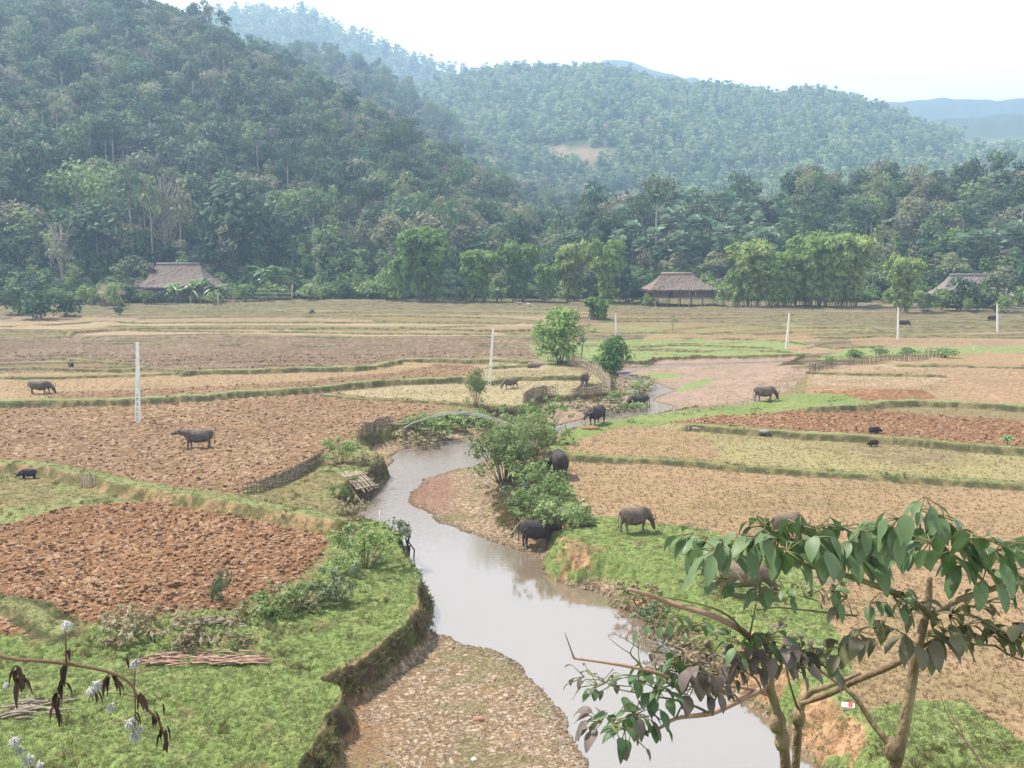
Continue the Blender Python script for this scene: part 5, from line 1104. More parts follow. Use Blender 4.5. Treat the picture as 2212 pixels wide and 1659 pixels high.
# ------------------------------------------------------------------ plants
def leaf_mesh(name, V, F, mat): return np_mesh(name, V, F, mat, False)
def hzp(px, D):
    A = az_el(px, 600)[0]; z = float(hz(np.array([A]), np.array([D]))[0]); x, y = D * math.sin(A), D * math.cos(A)
    if y < 215: z = gz(x, y)
    return Vector((x, y, z))
def make_tree(name, seed, w, h, trunk_h, leafm, barkm, per=9, size=.5, nb=9, tr=.22, droop=.0, limbs=6, asp=1.0, stems=1, spread=0):
    """tapered trunk with limbs into a crown of leaf clumps; crown width w, total height h"""
    r = np.random.default_rng(seed); root = empty(name, (0, 0, 0)); mb = MB()
    bl = crown_blobs(w, h - trunk_h, trunk_h, nb, r)
    for s in range(stems):
        a = r.random() * 6.28; ox, oy = (spread * math.cos(a), spread * math.sin(a)) if stems > 1 else (0, 0)
        pts = [(ox * .4, oy * .4, -.4), (ox * .5 + r.normal() * .05, oy * .5, trunk_h * .5), (ox * .9 + r.normal() * .15, oy * .9, trunk_h + .1 * h), (ox * 1.3, oy * 1.3, h * .86)]
        mb.tube(pts, [tr, tr * .8, tr * .6, tr * .2], 7)
    for k in range(min(limbs, len(bl))):
        b = bl[k]; z0 = max(trunk_h * .7, b[2] - 1.4); mb.tube([(0, 0, z0), (b[0] * .5, b[1] * .5, (z0 + b[2]) / 2 + .1), (b[0], b[1], b[2])], [tr * .45, tr * .3, tr * .1], 5)
    part('trunk', mb.mesh('trunk', barkm, True), root)
    V, F = blob_leaves(bl, per, size, r, droop=droop, asp=asp); part('crown', leaf_mesh('crown', V, F, leafm), root); return root
def make_bamboo(seed, w, h, leafm=F_bamb, n=26, name='bamboo_clump', size=.55):
    r = np.random.default_rng(seed); root = empty(name, (0, 0, 0)); mb = MB(); bl = []
    for k in range(n):
        a = r.random() * 6.28; L = h * r.uniform(.62, 1.0); out = w * .5 * r.uniform(.25, 1.0); c, s = math.cos(a), math.sin(a); b0 = r.uniform(.1, .22) * w
        pts = [Vector((c * b0, s * b0, 0)), Vector((c * (b0 + out * .18), s * (b0 + out * .18), L * .45)), Vector((c * out * .55, s * out * .55, L * .82)), Vector((c * out * .85, s * out * .85, L * .96)), Vector((c * out * 1.05, s * out * 1.05, L * .88))]
        mb.tube(pts, [.07, .06, .04, .02, .01], 4)
        for t in (.12, .25, .38, .5, .62, .74, .86, .96, 1.0):
            f = t * 4; i = min(3, int(f)); p = pts[i].lerp(pts[i + 1], f - i); q = (.75 + .45 * t) * w * .12
            bl.append((p.x + r.normal() * .2, p.y + r.normal() * .2, p.z, q, q, q * .95))
    part('culms', mb.mesh('culms', simple_cache('bamboo_culm', (.22,.24,.10), (.14,.14,.07)), True), root)
    V, F = blob_leaves(bl, 19 / (w * .105 / .9) ** .8, size, r, droop=.6, asp=1.25, fill=.7); part('foliage', leaf_mesh('foliage', V, F, leafm), root); return root
def make_banana(seed, h=3.6, n=9, L=2.3):
    r = np.random.default_rng(seed); root = empty('banana_plant', (0, 0, 0)); st = MB(); lf = MB()
    for s in range(3):
        ox, oy = r.normal() * .8, r.normal() * .8; hh = h * r.uniform(.45, .65); st.tube([(ox, oy, -.2), (ox, oy, hh)], [.16, .09], 6)
        for k in range(n):
            a = r.random() * 6.28; up = r.uniform(.4, 1.25); ll = L * r.uniform(.7, 1.1); c, sn = math.cos(a), math.sin(a); V = []; m = 7; w = .27 * r.uniform(.8, 1.2)
            for i in range(m + 1):
                t = i / m; d = ll * (t * math.cos(up) + .25 * t * t); z = hh + ll * (t * math.sin(up) - .75 * t * t * (1.2 - .4 * up)); ww = w * (math.sin(math.pi * min(.98, .08 + .9 * t)) ** .6)
                x, y = ox + c * d, oy + sn * d; V += [(x - sn * ww, y + c * ww, z - ww * .35), (x, y, z), (x + sn * ww, y - c * ww, z - ww * .35)]
            F = []
            for i in range(m): a0 = i * 3; F += [(a0, a0 + 1, a0 + 4, a0 + 3), (a0 + 1, a0 + 2, a0 + 5, a0 + 4)]
            lf.add(V, F)
    part('stem', st.mesh('stem', simple_cache('banana_stem', (.22,.20,.10), (.14,.12,.06)), True), root); part('leaves', lf.mesh('leaves', F_ban), root); return root
def make_palm(seed, h=5.5):
    r = np.random.default_rng(seed); root = empty('fan_palm', (0, 0, 0)); st = MB(); lf = MB(); st.tube([(0,0,-.5),(.1,0,h*.5),(.15,.1,h)], [.17,.14,.12], 6)
    for k in range(22):
        a = r.random() * 6.28; el = r.uniform(-.5, 1.3); c, s = math.cos(a), math.sin(a); d = Vector((c * math.cos(el), s * math.cos(el), math.sin(el))); o = Vector((.15, .1, h)); q = o + d * r.uniform(.9, 1.4)
        st.tube([o, q], [.03, .02], 3); side = Vector((-s, c, 0)); nrm = side.cross(d); m = 9; V = [q]; R0 = r.uniform(.75, 1.05)
        for i in range(m * 2 + 1):
            t = (i / (m * 2) - .5) * 4.4; rr = R0 if i % 2 == 0 else R0 * .72; v = d * math.cos(t) * rr + side * math.sin(t) * rr; V.append(q + v + nrm * (-.10 * rr) - Vector((0, 0, .22 * rr)))
        lf.add(V, [(0, i + 1, i + 2) for i in range(m * 2)])
    part('trunk', st.mesh('trunk', BARKD, True), root); part('fronds', lf.mesh('fronds', F_palm), root); return root
FLOW = simple('flowers_white', (.75,.74,.78), (.62,.60,.66), 5)
def make_bush(seed, w, h, leafm=F_bush, flowers=30, leaf=.085, name='bank_bush', dens=230, nb=11, droop=.1, airy=.35):
    r = np.random.default_rng(seed); root = empty(name, (0, 0, 0)); mb = MB(); bl = []
    for k in range(nb):
        a = r.random() * 6.28; rr = w * .42 * math.sqrt(r.random()); z = h * r.uniform(.10, .86) * (1 - .35 * (rr / (w * .5)) ** 2); s = w * r.uniform(.11, .20)
        bl.append((rr * math.cos(a), rr * math.sin(a), z, s, s, s * .9)); mb.tube([(rr * .2 * math.cos(a), rr * .2 * math.sin(a), -.1), (rr * .6 * math.cos(a), rr * .6 * math.sin(a), z * .6), (rr * math.cos(a), rr * math.sin(a), z + s * .6)], [.022, .016, .006], 4)
    for k in range(int(nb * 1.8)):                # loose shoots sticking out
        a = r.random() * 6.28; rr = w * .5 * r.uniform(.5, 1.05); z = h * r.uniform(.5, 1.08) * (1 - .3 * (rr / (w * .5)) ** 2); mb.tube([(rr*.5*math.cos(a), rr*.5*math.sin(a), z * .5), (rr*math.cos(a), rr*math.sin(a), z)], [.010, .004], 3)
        bl.append((rr * math.cos(a), rr * math.sin(a), z, w * .055, w * .055, w * .10))
    part('stems', mb.mesh('stems', simple_cache('stems_brown_green', (.20,.17,.09), (.12,.10,.06)), True), root)
    V, F = blob_leaves(bl, 1.9 * dens / (leaf / .085) ** 2, leaf, r, fill=.9, droop=droop, asp=1.15); part('foliage', leaf_mesh('foliage', V, F, leafm), root)
    if flowers:
        fb = MB()
        for k in range(int(flowers * .5)):
            b = bl[r.integers(len(bl))]; d = r.normal(size=3); d[2] = abs(d[2]) + .4; d /= np.linalg.norm(d); c = Vector((b[0] + d[0]*b[3], b[1] + d[1]*b[4], b[2] + d[2]*b[5])); s = r.uniform(.012, .024)
            for j in range(3): o = Vector(r.normal(size=3) * s * 1.2); fb.tube([c + o - Vector((0,0,s*.6)), c + o, c + o + Vector((0,0,s*.4))], [s*.4, s*.7, s*.2], 4)
        part('flowers', fb.mesh('flowers', FLOW), root)
    return root
USED = {}
def put(protoroot, p, rz, sc, label, cat, group=None):
    """first use moves the prototype itself, later ones copy it with its parts"""
    if protoroot.name not in USED:
        USED[protoroot.name] = 1; o = protoroot; o.location = p; o.rotation_euler = (0, 0, rz); o.scale = sc if hasattr(sc, '__len__') else (sc,) * 3
        tag(o, label, cat, group)
    else:
        o = dup(protoroot, p, rz, sc, label, group); o['category'] = cat
        if not group and 'group' in o: del o['group']
    return o
RX = random.Random(77)
def by_px(protoroot, h0, px, pyb, pyt, label, cat, group=None, wide=1.0, D=None, rz=None):
    """base at picture point, scaled so that the top reaches pyt"""
    p = foot(px, pyb) if D is None else hzp(px, D)
    if D is not None:
        top = AT(px, pyt, p.y).z - p.z; s = top / h0
    else: s = (pyb - pyt) * p.y / FPX / h0
    s = max(.2, s); return put(protoroot, p, RX.uniform(0, 6.28) if rz is None else rz, (s * wide, s * wide, s), label, cat, group)
# bamboo clumps at the forest edge
BB = [make_bamboo(s, 9, 13, n=30) for s in (1, 2)]; GB = 'bamboo clumps along the forest edge'
for i, (px, pyb, pyt, wd, lb) in enumerate([
    (925, 652, 500, 1.0, 'tallest bright bamboo clump left of centre, a broad yellow green mound'), (872, 652, 560, .8, 'smaller bamboo clump leaning out on the left side of the tallest clump'),
    (1032, 652, 545, 1.0, 'bamboo clump with a narrow foot right of the tallest clump'), (1118, 652, 526, .9, 'bamboo clump beside the tall bare trunk left of centre'), (1180, 655, 575, .8, 'low bamboo clump between two taller clumps near the centre'),
    (1238, 652, 528, .8, 'upright bamboo clump behind the low shrubs near the centre'), (1310, 656, 525, .7, 'slim bamboo clump left of the dark shrubs and the stilt house'),
    (1625, 662, 525, 1.0, 'large bamboo clump right of the stilt house'), (1700, 664, 590, .9, 'low olive bamboo clump in front of the larger right ones'), (1758, 662, 508, .9, 'tall bamboo clump above the low olive one at right'),
    (1668, 664, 552, .9, 'bamboo clump between the largest right one and the low olive one'), (1728, 662, 545, 1.0, 'bamboo clump behind the low olive one at right'), (1795, 664, 545, .9, 'bamboo clump left of the arching yellowish one'), (1590, 662, 585, .7, 'low bamboo clump nearest to the right end of the stilt house'),
    (1830, 662, 515, .9, 'arching yellowish bamboo clump left of the pale trunks'), (1947, 676, 556, .85, 'brightest yellow green bamboo clump behind the upright white pole')]):
    by_px(BB[i % 2], 12.6, px, pyb, pyt, lb, 'bamboo', GB, wd)
BF = make_bamboo(5, 4, 5, F_bamb, 16, size=.35)
by_px(BF, 4.9, 1285, 690, 640, 'small feathery bamboo clump standing alone in the far fields', 'bamboo', None, 1.1); by_px(BF, 4.9, 1303, 692, 645, 'darker small bamboo tuft right beside the lone feathery one', 'bamboo', None, .8)
# the two round bushy trees in the middle
F_mid = foliage('leaves_mid_green', [(.05,.09,.027),(.08,.13,.038),(.115,.165,.05),(.145,.19,.065)], vscale=1.2, gain=2.0)
T1 = make_tree('bushy_tree', 41, 5.4, 5.6, .7, F_mid, BARKD, 62, .2, 22, .10, .35, 8, 1.2, 5, .7)
by_px(T1, 5.6, 1208, 786, 668, 'dense green bushy tree on several stems standing among the short stick fence', 'tree', None, .90)
T2 = make_tree('bushy_tree', 42, 4.6, 4.0, -.5, F_mid, BARKD, 75, .2, 20, .08, .35, 8, 1.2, 3, .3)
by_px(T2, 4.2, 1317, 800, 724, 'round low green bushy tree beside the upper stream', 'tree', None, .95)
T3 = make_tree('young_tree', 43, 3.0, 4.6, 1.8, F_light, BARKD, 22, .2, 7, .06, .2, 6); by_px(T3, 4.6, 1258, 786, 700, 'thin sparse young tree leaning right of the dense bushy tree', 'tree', None, 1.1)
by_px(T3, 4.6, 1453, 716, 680, 'tiny lone sapling in the far fields below the stilt house', 'tree', None, 1.0)
# bananas
BN = [make_banana(s) for s in (1, 2)]; GN_ = 'banana plants along the forest edge'
for i, (px, pyb, pyt, lb) in enumerate([(75, 640, 566, 'banana plant with a bright young leaf at far left'), (118, 636, 588, 'smaller banana plant right of the brightest one at far left'), (168, 640, 578, 'silvery banana plant left of the little hut'), (205, 640, 592, 'banana plant just left of the little hut'),
    (385, 655, 598, 'banana plant in front of the left thatched house, left one'), (436, 655, 588, 'banana plant in front of the left thatched house with an upright pale leaf'), (470, 655, 605, 'banana plant at the right corner of the left thatched house'),
    (548, 640, 548, 'tall banana plant right of the left thatched house, left of the pair'), (598, 645, 552, 'widest tall banana plant right of the left thatched house'), (818, 645, 603, 'banana plant left of the tallest bamboo clump'), (848, 645, 606, 'banana plant touching the tallest bamboo clump'),
    (988, 650, 612, 'banana plant between the two left bamboo clumps'), (1045, 652, 620, 'low banana plant under the second bamboo clump'), (1075, 652, 616, 'banana plant at the foot of the tall bare trunk')]):
    by_px(BN[i % 2], 3.8, px, pyb, pyt, lb, 'banana plant', GN_, .85)
by_px(BN[0], 3.8, 2180, 968, 930, 'banana plant in the field at the right edge of the picture', 'banana plant', None, .9)
# fan palms on the knoll
PM = [make_palm(s, 5 + s) for s in (0, 1, 2)]; LBP = 'fan palm with pale drooping fronds in the palm grove on the knoll right of centre'
r_ = random.Random(5); cnt = 0
for k in range(110):
    px = r_.uniform(1330, 1700) if k < 88 else r_.uniform(2060, 2230); D = r_.uniform(234, 294); p = hzp(px, D)
    put(PM[k % 3], p, r_.uniform(0, 6.28), r_.uniform(1.0, 1.45), LBP if px < 1800 else 'fan palm with pale drooping fronds on the slope behind the right thatched house', 'palm', 'fan palms in the grove' if px < 1800 else 'fan palms behind the right house')
for px, D, lb in ((450, 236, 'fan palm behind the right end of the left thatched house'), (400, 238, 'fan palm behind the ridge of the left thatched house'), (1010, 238, 'fan palm behind the second bamboo clump')): put(PM[1], hzp(px, D), 1.0, .9, lb, 'palm', None)
# named individual trees
TT = make_tree('tall_tree', 51, 5.5, 15, 8.5, F_mix, BARK, 12, .5, 9, .20, 0, 7); TD = make_tree('dark_tree', 52, 8, 12, 2.5, F_dark, BARKD, 13, .5, 14, .28, .1, 8)
TL = make_tree('light_tree', 53, 6, 12, 5, F_light, BARK, 9, .45, 10, .18, .1, 8); TP = make_tree('slender_tree', 54, 3.4, 14, 4.5, F_light, BARK, 16, .4, 9, .13, .3, 5)
TR = make_tree('round_tree', 55, 8, 9, 1.5, F_mix, BARKD, 13, .5, 12, .24, 0, 7); TS = make_tree('shrub', 56, 5.5, 4, .2, F_dark, BARKD, 26, .34, 10, .1, .1, 5)
TSL = make_tree('shrub', 57, 5, 4.2, .2, F_light, BARKD, 24, .34, 10, .1, .2, 5)
def bare_tree(seed=1):
    r = np.random.default_rng(seed); root = empty('bare_tree', (0, 0, 0)); mb = MB(); mb.tube([(0,0,-.3),(.1,0,5),(.2,.1,12)], [.2,.15,.05], 6); tw = MB()
    for k in range(46):
        a = r.random() * 6.28; z = r.uniform(3.2, 10); L = 3.3 * (1 - abs(z - 6.5) / 8); c, s = math.cos(a), math.sin(a); e = Vector((L*c, L*s, z + L*1.35)); m_ = Vector((L*.5*c, L*.5*s, z + L*.5)); mb.tube([(.1,0,z), m_, e], [.05,.035,.015], 4)
        for j in range(5): q = m_.lerp(e, r.uniform(0, 1)); tw.tube([q, q + Vector(r.normal(size=3) * .5) + Vector((0,0,.6))], [.018,.006], 3)
    part('trunk', mb.mesh('trunk', simple_cache('bark_bare', (.38,.32,.27), (.25,.20,.17)), True), root); part('twigs', tw.mesh('twigs', simple_cache('twigs_tan', (.30,.22,.17), (.2,.15,.11))), root); return root
BT = bare_tree(); by_px(BT, 12.5, 360, 0, 376, 'leafless grey tree with upswept branches behind the left thatched house', 'tree', None, .85, D=246)
by_px(BT, 12.5, 135, 0, 480, 'leafless twiggy tree on the slope above the bananas at far left', 'tree', None, .95, D=236)
GT = 'single trees standing out at the forest edge'
for (T, h0, px, D, pyt, wd, lb) in [
    (TT, 15, 332, 243, 372, .7, 'tall tree with a bare white trunk above the ridge of the left thatched house'), (TT, 15, 393, 243, 380, .7, 'tall straight white trunked tree right of the leafless one'), (TT, 15, 290, 246, 352, .8, 'tall light crowned tree left of the leafless tree'),
    (TL, 12, 178, 262, 350, 1.0, 'bright yellow green tree high on the lower left slope'), (TL, 12, 235, 258, 368, 1.0, 'yellow green tree with a thin trunk right of the brightest one on the left slope'), (TL, 12, 130, 262, 372, 1.1, 'light green tree left of the brightest one on the left slope'), (TL, 12, 60, 250, 452, 1.0, 'light green tree near the left edge above the bananas'),
    (TD, 12, 500, 240, 392, 1.2, 'large dark leafy tree right of the left thatched house'), (TD, 12, 215, 244, 440, 1.1, 'dark leafy tree above the little hut'), (TD, 12, 60, 270, 300, 1.1, 'dark tree standing out high at the left edge'), (TD, 12, 575, 244, 440, 1.0, 'dark tree behind the tall banana pair'),
    (TP, 14, 686, 232, 484, .8, 'slender light green tree left of the terraces centre'), (TP, 14, 655, 236, 520, .7, 'slender tree with a pale trunk just left of the light slender one'), (TR, 9, 735, 240, 500, 1.0, 'round tree right of the slender light green one'),
    (TT, 15, 978, 244, 428, .45, 'very tall bare white trunk rising behind the tallest bamboo clump'), (TT, 15, 1072, 236, 478, .8, 'tall grey green tree with a long pale trunk between the bamboo clumps'), (TT, 15, 1205, 252, 440, .8, 'tall dark tree above the low central bamboo'), (TD, 12, 1265, 254, 445, .9, 'broad very dark tree above the central bamboo clumps'),
    (TL, 12, 1752, 286, 374, 1.0, 'tall yellow green tree with a forked white trunk on the knoll skyline'), (TT, 15, 1600, 284, 382, 1.0, 'dark crowned tree on the knoll skyline above the palm grove'), (TD, 12, 1850, 300, 362, .6, 'spiky dark tree on the knoll skyline right of the yellow green one'), (TR, 9, 1918, 304, 360, 1.1, 'wide grey brown crown highest on the right knoll'),
    (TD, 12, 2093, 298, 340, .55, 'small round crown rising alone above the right treetops'), (TT, 15, 2030, 288, 395, .7, 'tall tree with a leaning white trunk on the right knoll'), (TT, 15, 2140, 292, 368, .9, 'dark tall tree near the right edge of the knoll'), (TL, 12, 1880, 262, 425, 1.2, 'broad olive tree in the middle of the right knoll'),
    (TT, 15, 1862, 221, 480, .7, 'pale trunked tree left of the brightest bamboo clump'), (TT, 15, 1885, 221, 500, .6, 'second pale trunked tree left of the brightest bamboo clump'), (TT, 15, 1838, 221, 470, .7, 'pale trunked tree behind the arching yellowish bamboo'), (TT, 15, 1290, 234, 470, .5, 'thin pole straight trunk behind the upright central bamboo'),
    (TT, 15, 2015, 250, 470, .5, 'straight pale trunk above the left end of the right thatched house'), (TT, 15, 2070, 252, 462, .5, 'straight pale trunk above the middle of the right thatched house'), (TT, 15, 2108, 254, 470, .5, 'straight pale trunk above the right part of the right thatched house')]:
    by_px(T, h0, px, 0, pyt, lb, 'tree', GT, wd, D=D)
# unnamed rows of trees closing the forest edge
r_ = random.Random(9)
for k in range(74):
    px = -90 + k * 32.5 + r_.uniform(-12, 12); D = r_.uniform(233, 247); T, h0 = r_.choice([(TR, 9), (TD, 12), (TL, 12), (TL, 12), (TSL, 4), (TT, 15)]); s = r_.uniform(.55, .95) * (1.15 if h0 < 5 else 1)
    if 1330 < px < 1700: T = TSL; s = .8
    put(T, hzp(px, D), r_.uniform(0, 6.28), (s * 1.05, s * 1.05, s), 'green tree in the closed first row of the forest behind the fields', 'tree', 'trees in the first row of the forest')
for k in range(112):
    px = -80 + k * 21 + r_.uniform(-14, 14)
    if 300 < px < 480 or 1400 < px < 1550 or 2000 < px < 2170: D = r_.uniform(226, 232)
    else: D = r_.uniform(216, 228)
    s = r_.uniform(.45, .95); put(r_.choice([TS, TSL, TSL]), hzp(px, D), r_.uniform(0, 6.28), (s * 1.3, s * 1.3, s), 'low shrub in the hedge like undergrowth at the foot of the forest', 'shrub', 'shrubs at the foot of the forest')
GS = 'shrubs near the houses'
for T, h0, px, pyb, pyt, wd, lb in [(TS, 4, 90, 690, 632, 1.25, 'large dark shrub mass at the far left edge of the fields'), (TS, 4, 140, 684, 640, 1.0, 'dark shrub at the right end of the far left thicket'), (TS, 4, 40, 680, 622, 1.1, 'dark shrub behind the far left thicket'), (TSL, 4, 318, 658, 628, .9, 'light shrub at the left corner of the left thatched house'), (TS, 4, 350, 658, 632, 1.2, 'dark shrub under the left part of the left thatched house'), (TSL, 4, 462, 660, 632, 1.2, 'shrub under the right eaves of the left thatched house'), (TSL, 4, 245, 668, 612, .7, 'light green shrub below the little hut'), (TSL, 4, 205, 660, 625, .8, 'light shrub left of the one below the hut'), (TS, 4, 262, 682, 652, .6, 'small shrub with a bare foot at the top of the terraces'),
    (TS, 4, 1275, 652, 600, .75, 'dark round shrub left of the slim bamboo clump'), (TS, 4, 1350, 655, 598, 1.0, 'dark leafy shrub left of the stilt house, the larger one'), (TS, 4, 1385, 656, 608, .8, 'dark leafy shrub touching the left eaves of the stilt house'), (TSL, 4, 1400, 662, 635, .9, 'low bright shrub in front of the left end of the stilt house'), (TSL, 4, 1565, 664, 612, .8, 'yellow green shrub at the right end of the stilt house'),
    (TSL, 4, 2035, 672, 625, 1.0, 'bright green shrub left of the right thatched house'), (TS, 4, 2075, 672, 605, .8, 'dark shrub in front of the right thatched house'), (TSL, 4, 2110, 674, 620, .8, 'green shrub in front of the middle of the right house'), (TS, 4, 2150, 674, 598, .9, 'tall dark shrub covering the right part of the right house'), (TSL, 4, 2090, 676, 645, .7, 'small light shrub in the row before the right house'), (TSL, 4, 2170, 678, 640, .8, 'low light shrub at the right edge below the house'), (TS, 4, 2005, 674, 636, .8, 'dark shrub right of the brightest bamboo clump'), (TSL, 4, 835, 650, 585, .75, 'olive shrub above the banana pair left of the tallest bamboo')]:
    by_px(T, h0, px, pyb, pyt, lb, 'shrub', GS, wd)
# bushes along the stream: near, so finer leaves
B1 = make_bush(61, 2.4, 2.1, F_bush, 60); B2 = make_bush(62, 2.2, 1.4, F_bush, 50); B3 = make_bush(63, 2.3, 1.5, foliage('leaves_grey_green', [(.06,.085,.035),(.095,.125,.055),(.13,.16,.075)], vscale=2.5), 90, .08)
F_ol = foliage('leaves_olive_feathery', [(.09,.12,.04),(.13,.165,.06),(.17,.20,.08)], vscale=2.0, gain=1.7); B4 = make_bush(64, 3.0, 2.6, F_ol, 10, .075, 'feathery_bush', 130, 24, .5)
F_dry = foliage('leaves_dry_weeds', [(.14,.11,.06),(.20,.16,.09),(.15,.16,.07)], vscale=3); B5 = make_bush(65, 1.8, .8, F_dry, 20, .07, 'dry_weeds', 170, 9)
def bushes(T, h0, rowsb, cat='bush', group=None):
    for (px, pyb, pyt, wd, lb) in rowsb: by_px(T, h0, px, pyb, pyt, lb, cat, group, wd)
bushes(B1, 2.1, [(788, 1230, 1118, 1.15, 'large bright green bush on the left bank beside the dark stakes'), (1186, 935, 850, 1.05, 'green bush with white flowers at the right end of the footbridge'), (738, 1002, 936, 1.1, 'green bush at the right end of the wattle fence'), (1160, 1128, 1044, 1.25, 'bush with white flowers on the inner bend behind the dark buffalo'),
    (905, 935, 888, 1.2, 'bush on the far bank under the arch of the footbridge, left one'), (1060, 930, 880, 1.4, 'bush on the far bank under the right half of the footbridge'), (1385, 850, 815, 1.4, 'brownish green bush in the bend of the narrow stream')])
bushes(B2, 1.4, [(605, 1322, 1256, 1.3, 'low spreading green bush at the corner of the red ploughed field'), (1212, 1140, 1068, 1.1, 'green bush right behind the dark buffalo at the water'), (955, 940, 888, 1.6, 'weedy green bush under the middle of the footbridge'), (1010, 925, 880, 1.6, 'weedy green bush right of the middle of the footbridge'), (1110, 900, 872, 1.6, 'low weeds on the far bank above the footbridge'),
    (1345, 870, 838, 1.4, 'low green bush below the leaning sticks at the near stream bend'), (1250, 1128, 1082, 1.0, 'small bush at the edge of the big right field above the dark buffalo'), (1115, 985, 925, 1.3, 'green bush below the dip of the footbridge'), (730, 1075, 1040, .8, 'small bright fern on the eroded left bank')])
bushes(B3, 1.5, [(728, 1296, 1222, 1.1, 'greyish bush with pale flowers left of the largest bank bush'), (1130, 1100, 1040, 1.2, 'greyish flowering bush above the gravel point'), (480, 1300, 1222, .45, 'tall thin weed standing at the edge of the red field'), (860, 1165, 1118, .8, 'dry seedy weeds on the bank edge above the dark stakes'), (1420, 1340, 1290, 1.2, 'pale flowering weeds on the right bank slope')])
bushes(B4, 2.6, [(1092, 1045, 902, 1.0, 'large feathery olive bush on the inner side of the stream bend'), (1150, 990, 885, .9, 'feathery bush under the right end of the footbridge'), (1028, 880, 790, .45, 'tall thin feathery weeds by the leaning pole')])
bushes(B2, 1.4, [(1368, 896, 862, 1.3, 'green weeds in front of the black buffalo at the narrow stream bend'), (1100, 975, 915, 1.3, 'green weeds at the water end of the bushes on the inner bend'), (1142, 948, 890, 1.2, 'green bush under the dip of the footbridge'), (1200, 958, 912, 1.0, 'bush beside the right support post of the footbridge'), (1180, 1070, 1010, 1.2, 'low bush left of the buffalo seen from the rear'), (1140, 1040, 985, 1.2, 'bush between the feathery bush and the flowering bush')])
bushes(B5, .8, [(330, 1382, 1318, 1.5, 'straggly weeds above the long stalk pile, left one'), (455, 1392, 1335, 1.4, 'straggly green weeds above the long stalk pile, right one'), (545, 1330, 1295, 1.3, 'dry weeds left of the low spreading bush'), (655, 1312, 1270, 1.2, 'brown weeds between the low bush and the greyish bush'), (1370, 1290, 1255, 1.6, 'dry weeds on the eroded right bank'), (1480, 1400, 1350, 1.7, 'tangled brown weeds at the right water edge'), (1540, 1450, 1405, 1.5, 'brown weeds at the right water edge nearer to the near tree'),
    (800, 1005, 980, 1.0, 'dry weeds on the small grass ledge left of the stream'), (765, 1115, 1080, 1.2, 'dry grass hanging at the left water edge'), (900, 960, 925, 1.6, 'brown weeds at the foot of the far bank'), (1372, 838, 812, 1.6, 'brown dry bush at the narrow stream bend'), (1288, 888, 862, 2.2, 'dark weeds on the slope behind the facing buffalo'), (268, 1352, 1318, 1.4, 'green weeds at the lower corner of the red field')], 'weeds')
bushes(TSL, 4.2, [(1790, 786, 768, 1.6, 'bright weeds growing over the left part of the brushwood fence')], 'weeds'); 
for px, yb, yt, lb in ((1900, 768, 752, 'low weeds behind the brushwood fence'), (1960, 768, 750, 'weeds behind the middle of the brushwood fence'), (2040, 774, 750, 'darker weeds at the right end of the brushwood fence'), (1845, 772, 754, 'weeds behind the left half of the brushwood fence')): by_px(TSL, 4.2, px, yb, yt, lb, 'weeds', None, 2.0)
# ------------------------------------------------------------------ small ground cover (uncountable)
def tuft(name, n, h, sp, wid, mat, seed, lean=.5):
    r = np.random.default_rng(seed); mb = MB()
    for k in range(n):
        a = r.random() * 6.28; x, y = r.normal() * sp, r.normal() * sp; L = h * r.uniform(.5, 1.1); dx, dy = math.cos(a) * L * lean, math.sin(a) * L * lean; px_, py_ = -math.sin(a) * wid, math.cos(a) * wid
        mb.add([(x - px_, y - py_, -.02), (x + px_, y + py_, -.02), (x + dx * .4 + px_ * .7, y + dy * .4 + py_ * .7, L * .7), (x + dx, y + dy, L)], [(0, 1, 2), (0, 2, 3)])
    return mb.mesh(name, mat)
def cover(name, label, protos, kinds, n, y0, y1, smin, smax, seed, mask=None, cat='ground cover', z=0.0, power=1.0, sq=1.0):
    r = np.random.default_rng(seed); cell = np.gradient(rr_)[:, None] * rr_[:, None] * np.ones((1, NC)) * np.gradient(cc__)[None, :]
    w = (cell.ravel() / (GY ** power)) * np.isin(GK, kinds) * (GY > y0) * (GY < y1) * (np.abs(np.arctan2(GX, GY)) < R(33))
    if mask is not None: w = w * mask
    w = w / w.sum(); i = r.choice(len(w), n, p=w); x = GX[i] + r.uniform(-.03, .03, n); y = GY[i] + r.uniform(-.04, .04, n); p = np.stack([x, y, GZ[i] + z], 1)
    col_ = bpy.data.collections.new(name + '_kinds'); names = []
    for k, me in enumerate(protos): o = bpy.data.objects.new(name + '_kind', me); col_.objects.link(o)
    me = bpy.data.meshes.new(name); me.vertices.add(n); me.vertices.foreach_set('co', p.astype(np.float32).ravel())
    s = r.uniform(smin, smax, n); sc = np.stack([s, s, s * sq], 1).astype(np.float32)
    a = me.attributes.new('kind_index', 'INT', 'POINT'); a.data.foreach_set('value', r.integers(0, len(protos), n).astype(np.int32)); a = me.attributes.new('tree_scale', 'FLOAT_VECTOR', 'POINT'); a.data.foreach_set('vector', sc.ravel())
    a = me.attributes.new('turn', 'FLOAT_VECTOR', 'POINT'); a.data.foreach_set('vector', np.stack([r.uniform(-.25,.25,n), r.uniform(-.25,.25,n), r.uniform(0, 6.28, n)], 1).astype(np.float32).ravel())
    o = link(name, me); tag(o, label, cat, None, 'stuff'); ng = bpy.data.node_groups['hillside_forest_scatter'].copy(); ng.name = name + '_scatter'
    for nd in ng.nodes:
        if nd.bl_idname == 'GeometryNodeCollectionInfo': nd.inputs['Collection'].default_value = col_
    m = o.modifiers.new('scatter', 'NODES'); m.node_group = ng; return o
GRN = foliage('grass_blades', [(.11,.135,.045),(.14,.165,.06),(.165,.18,.08),(.20,.17,.10)], vscale=3, trans=.5); DRYB = foliage('dry_blades', [(.22,.15,.08),(.30,.21,.12),(.38,.28,.17)], vscale=3, trans=.3, gain=1.1)
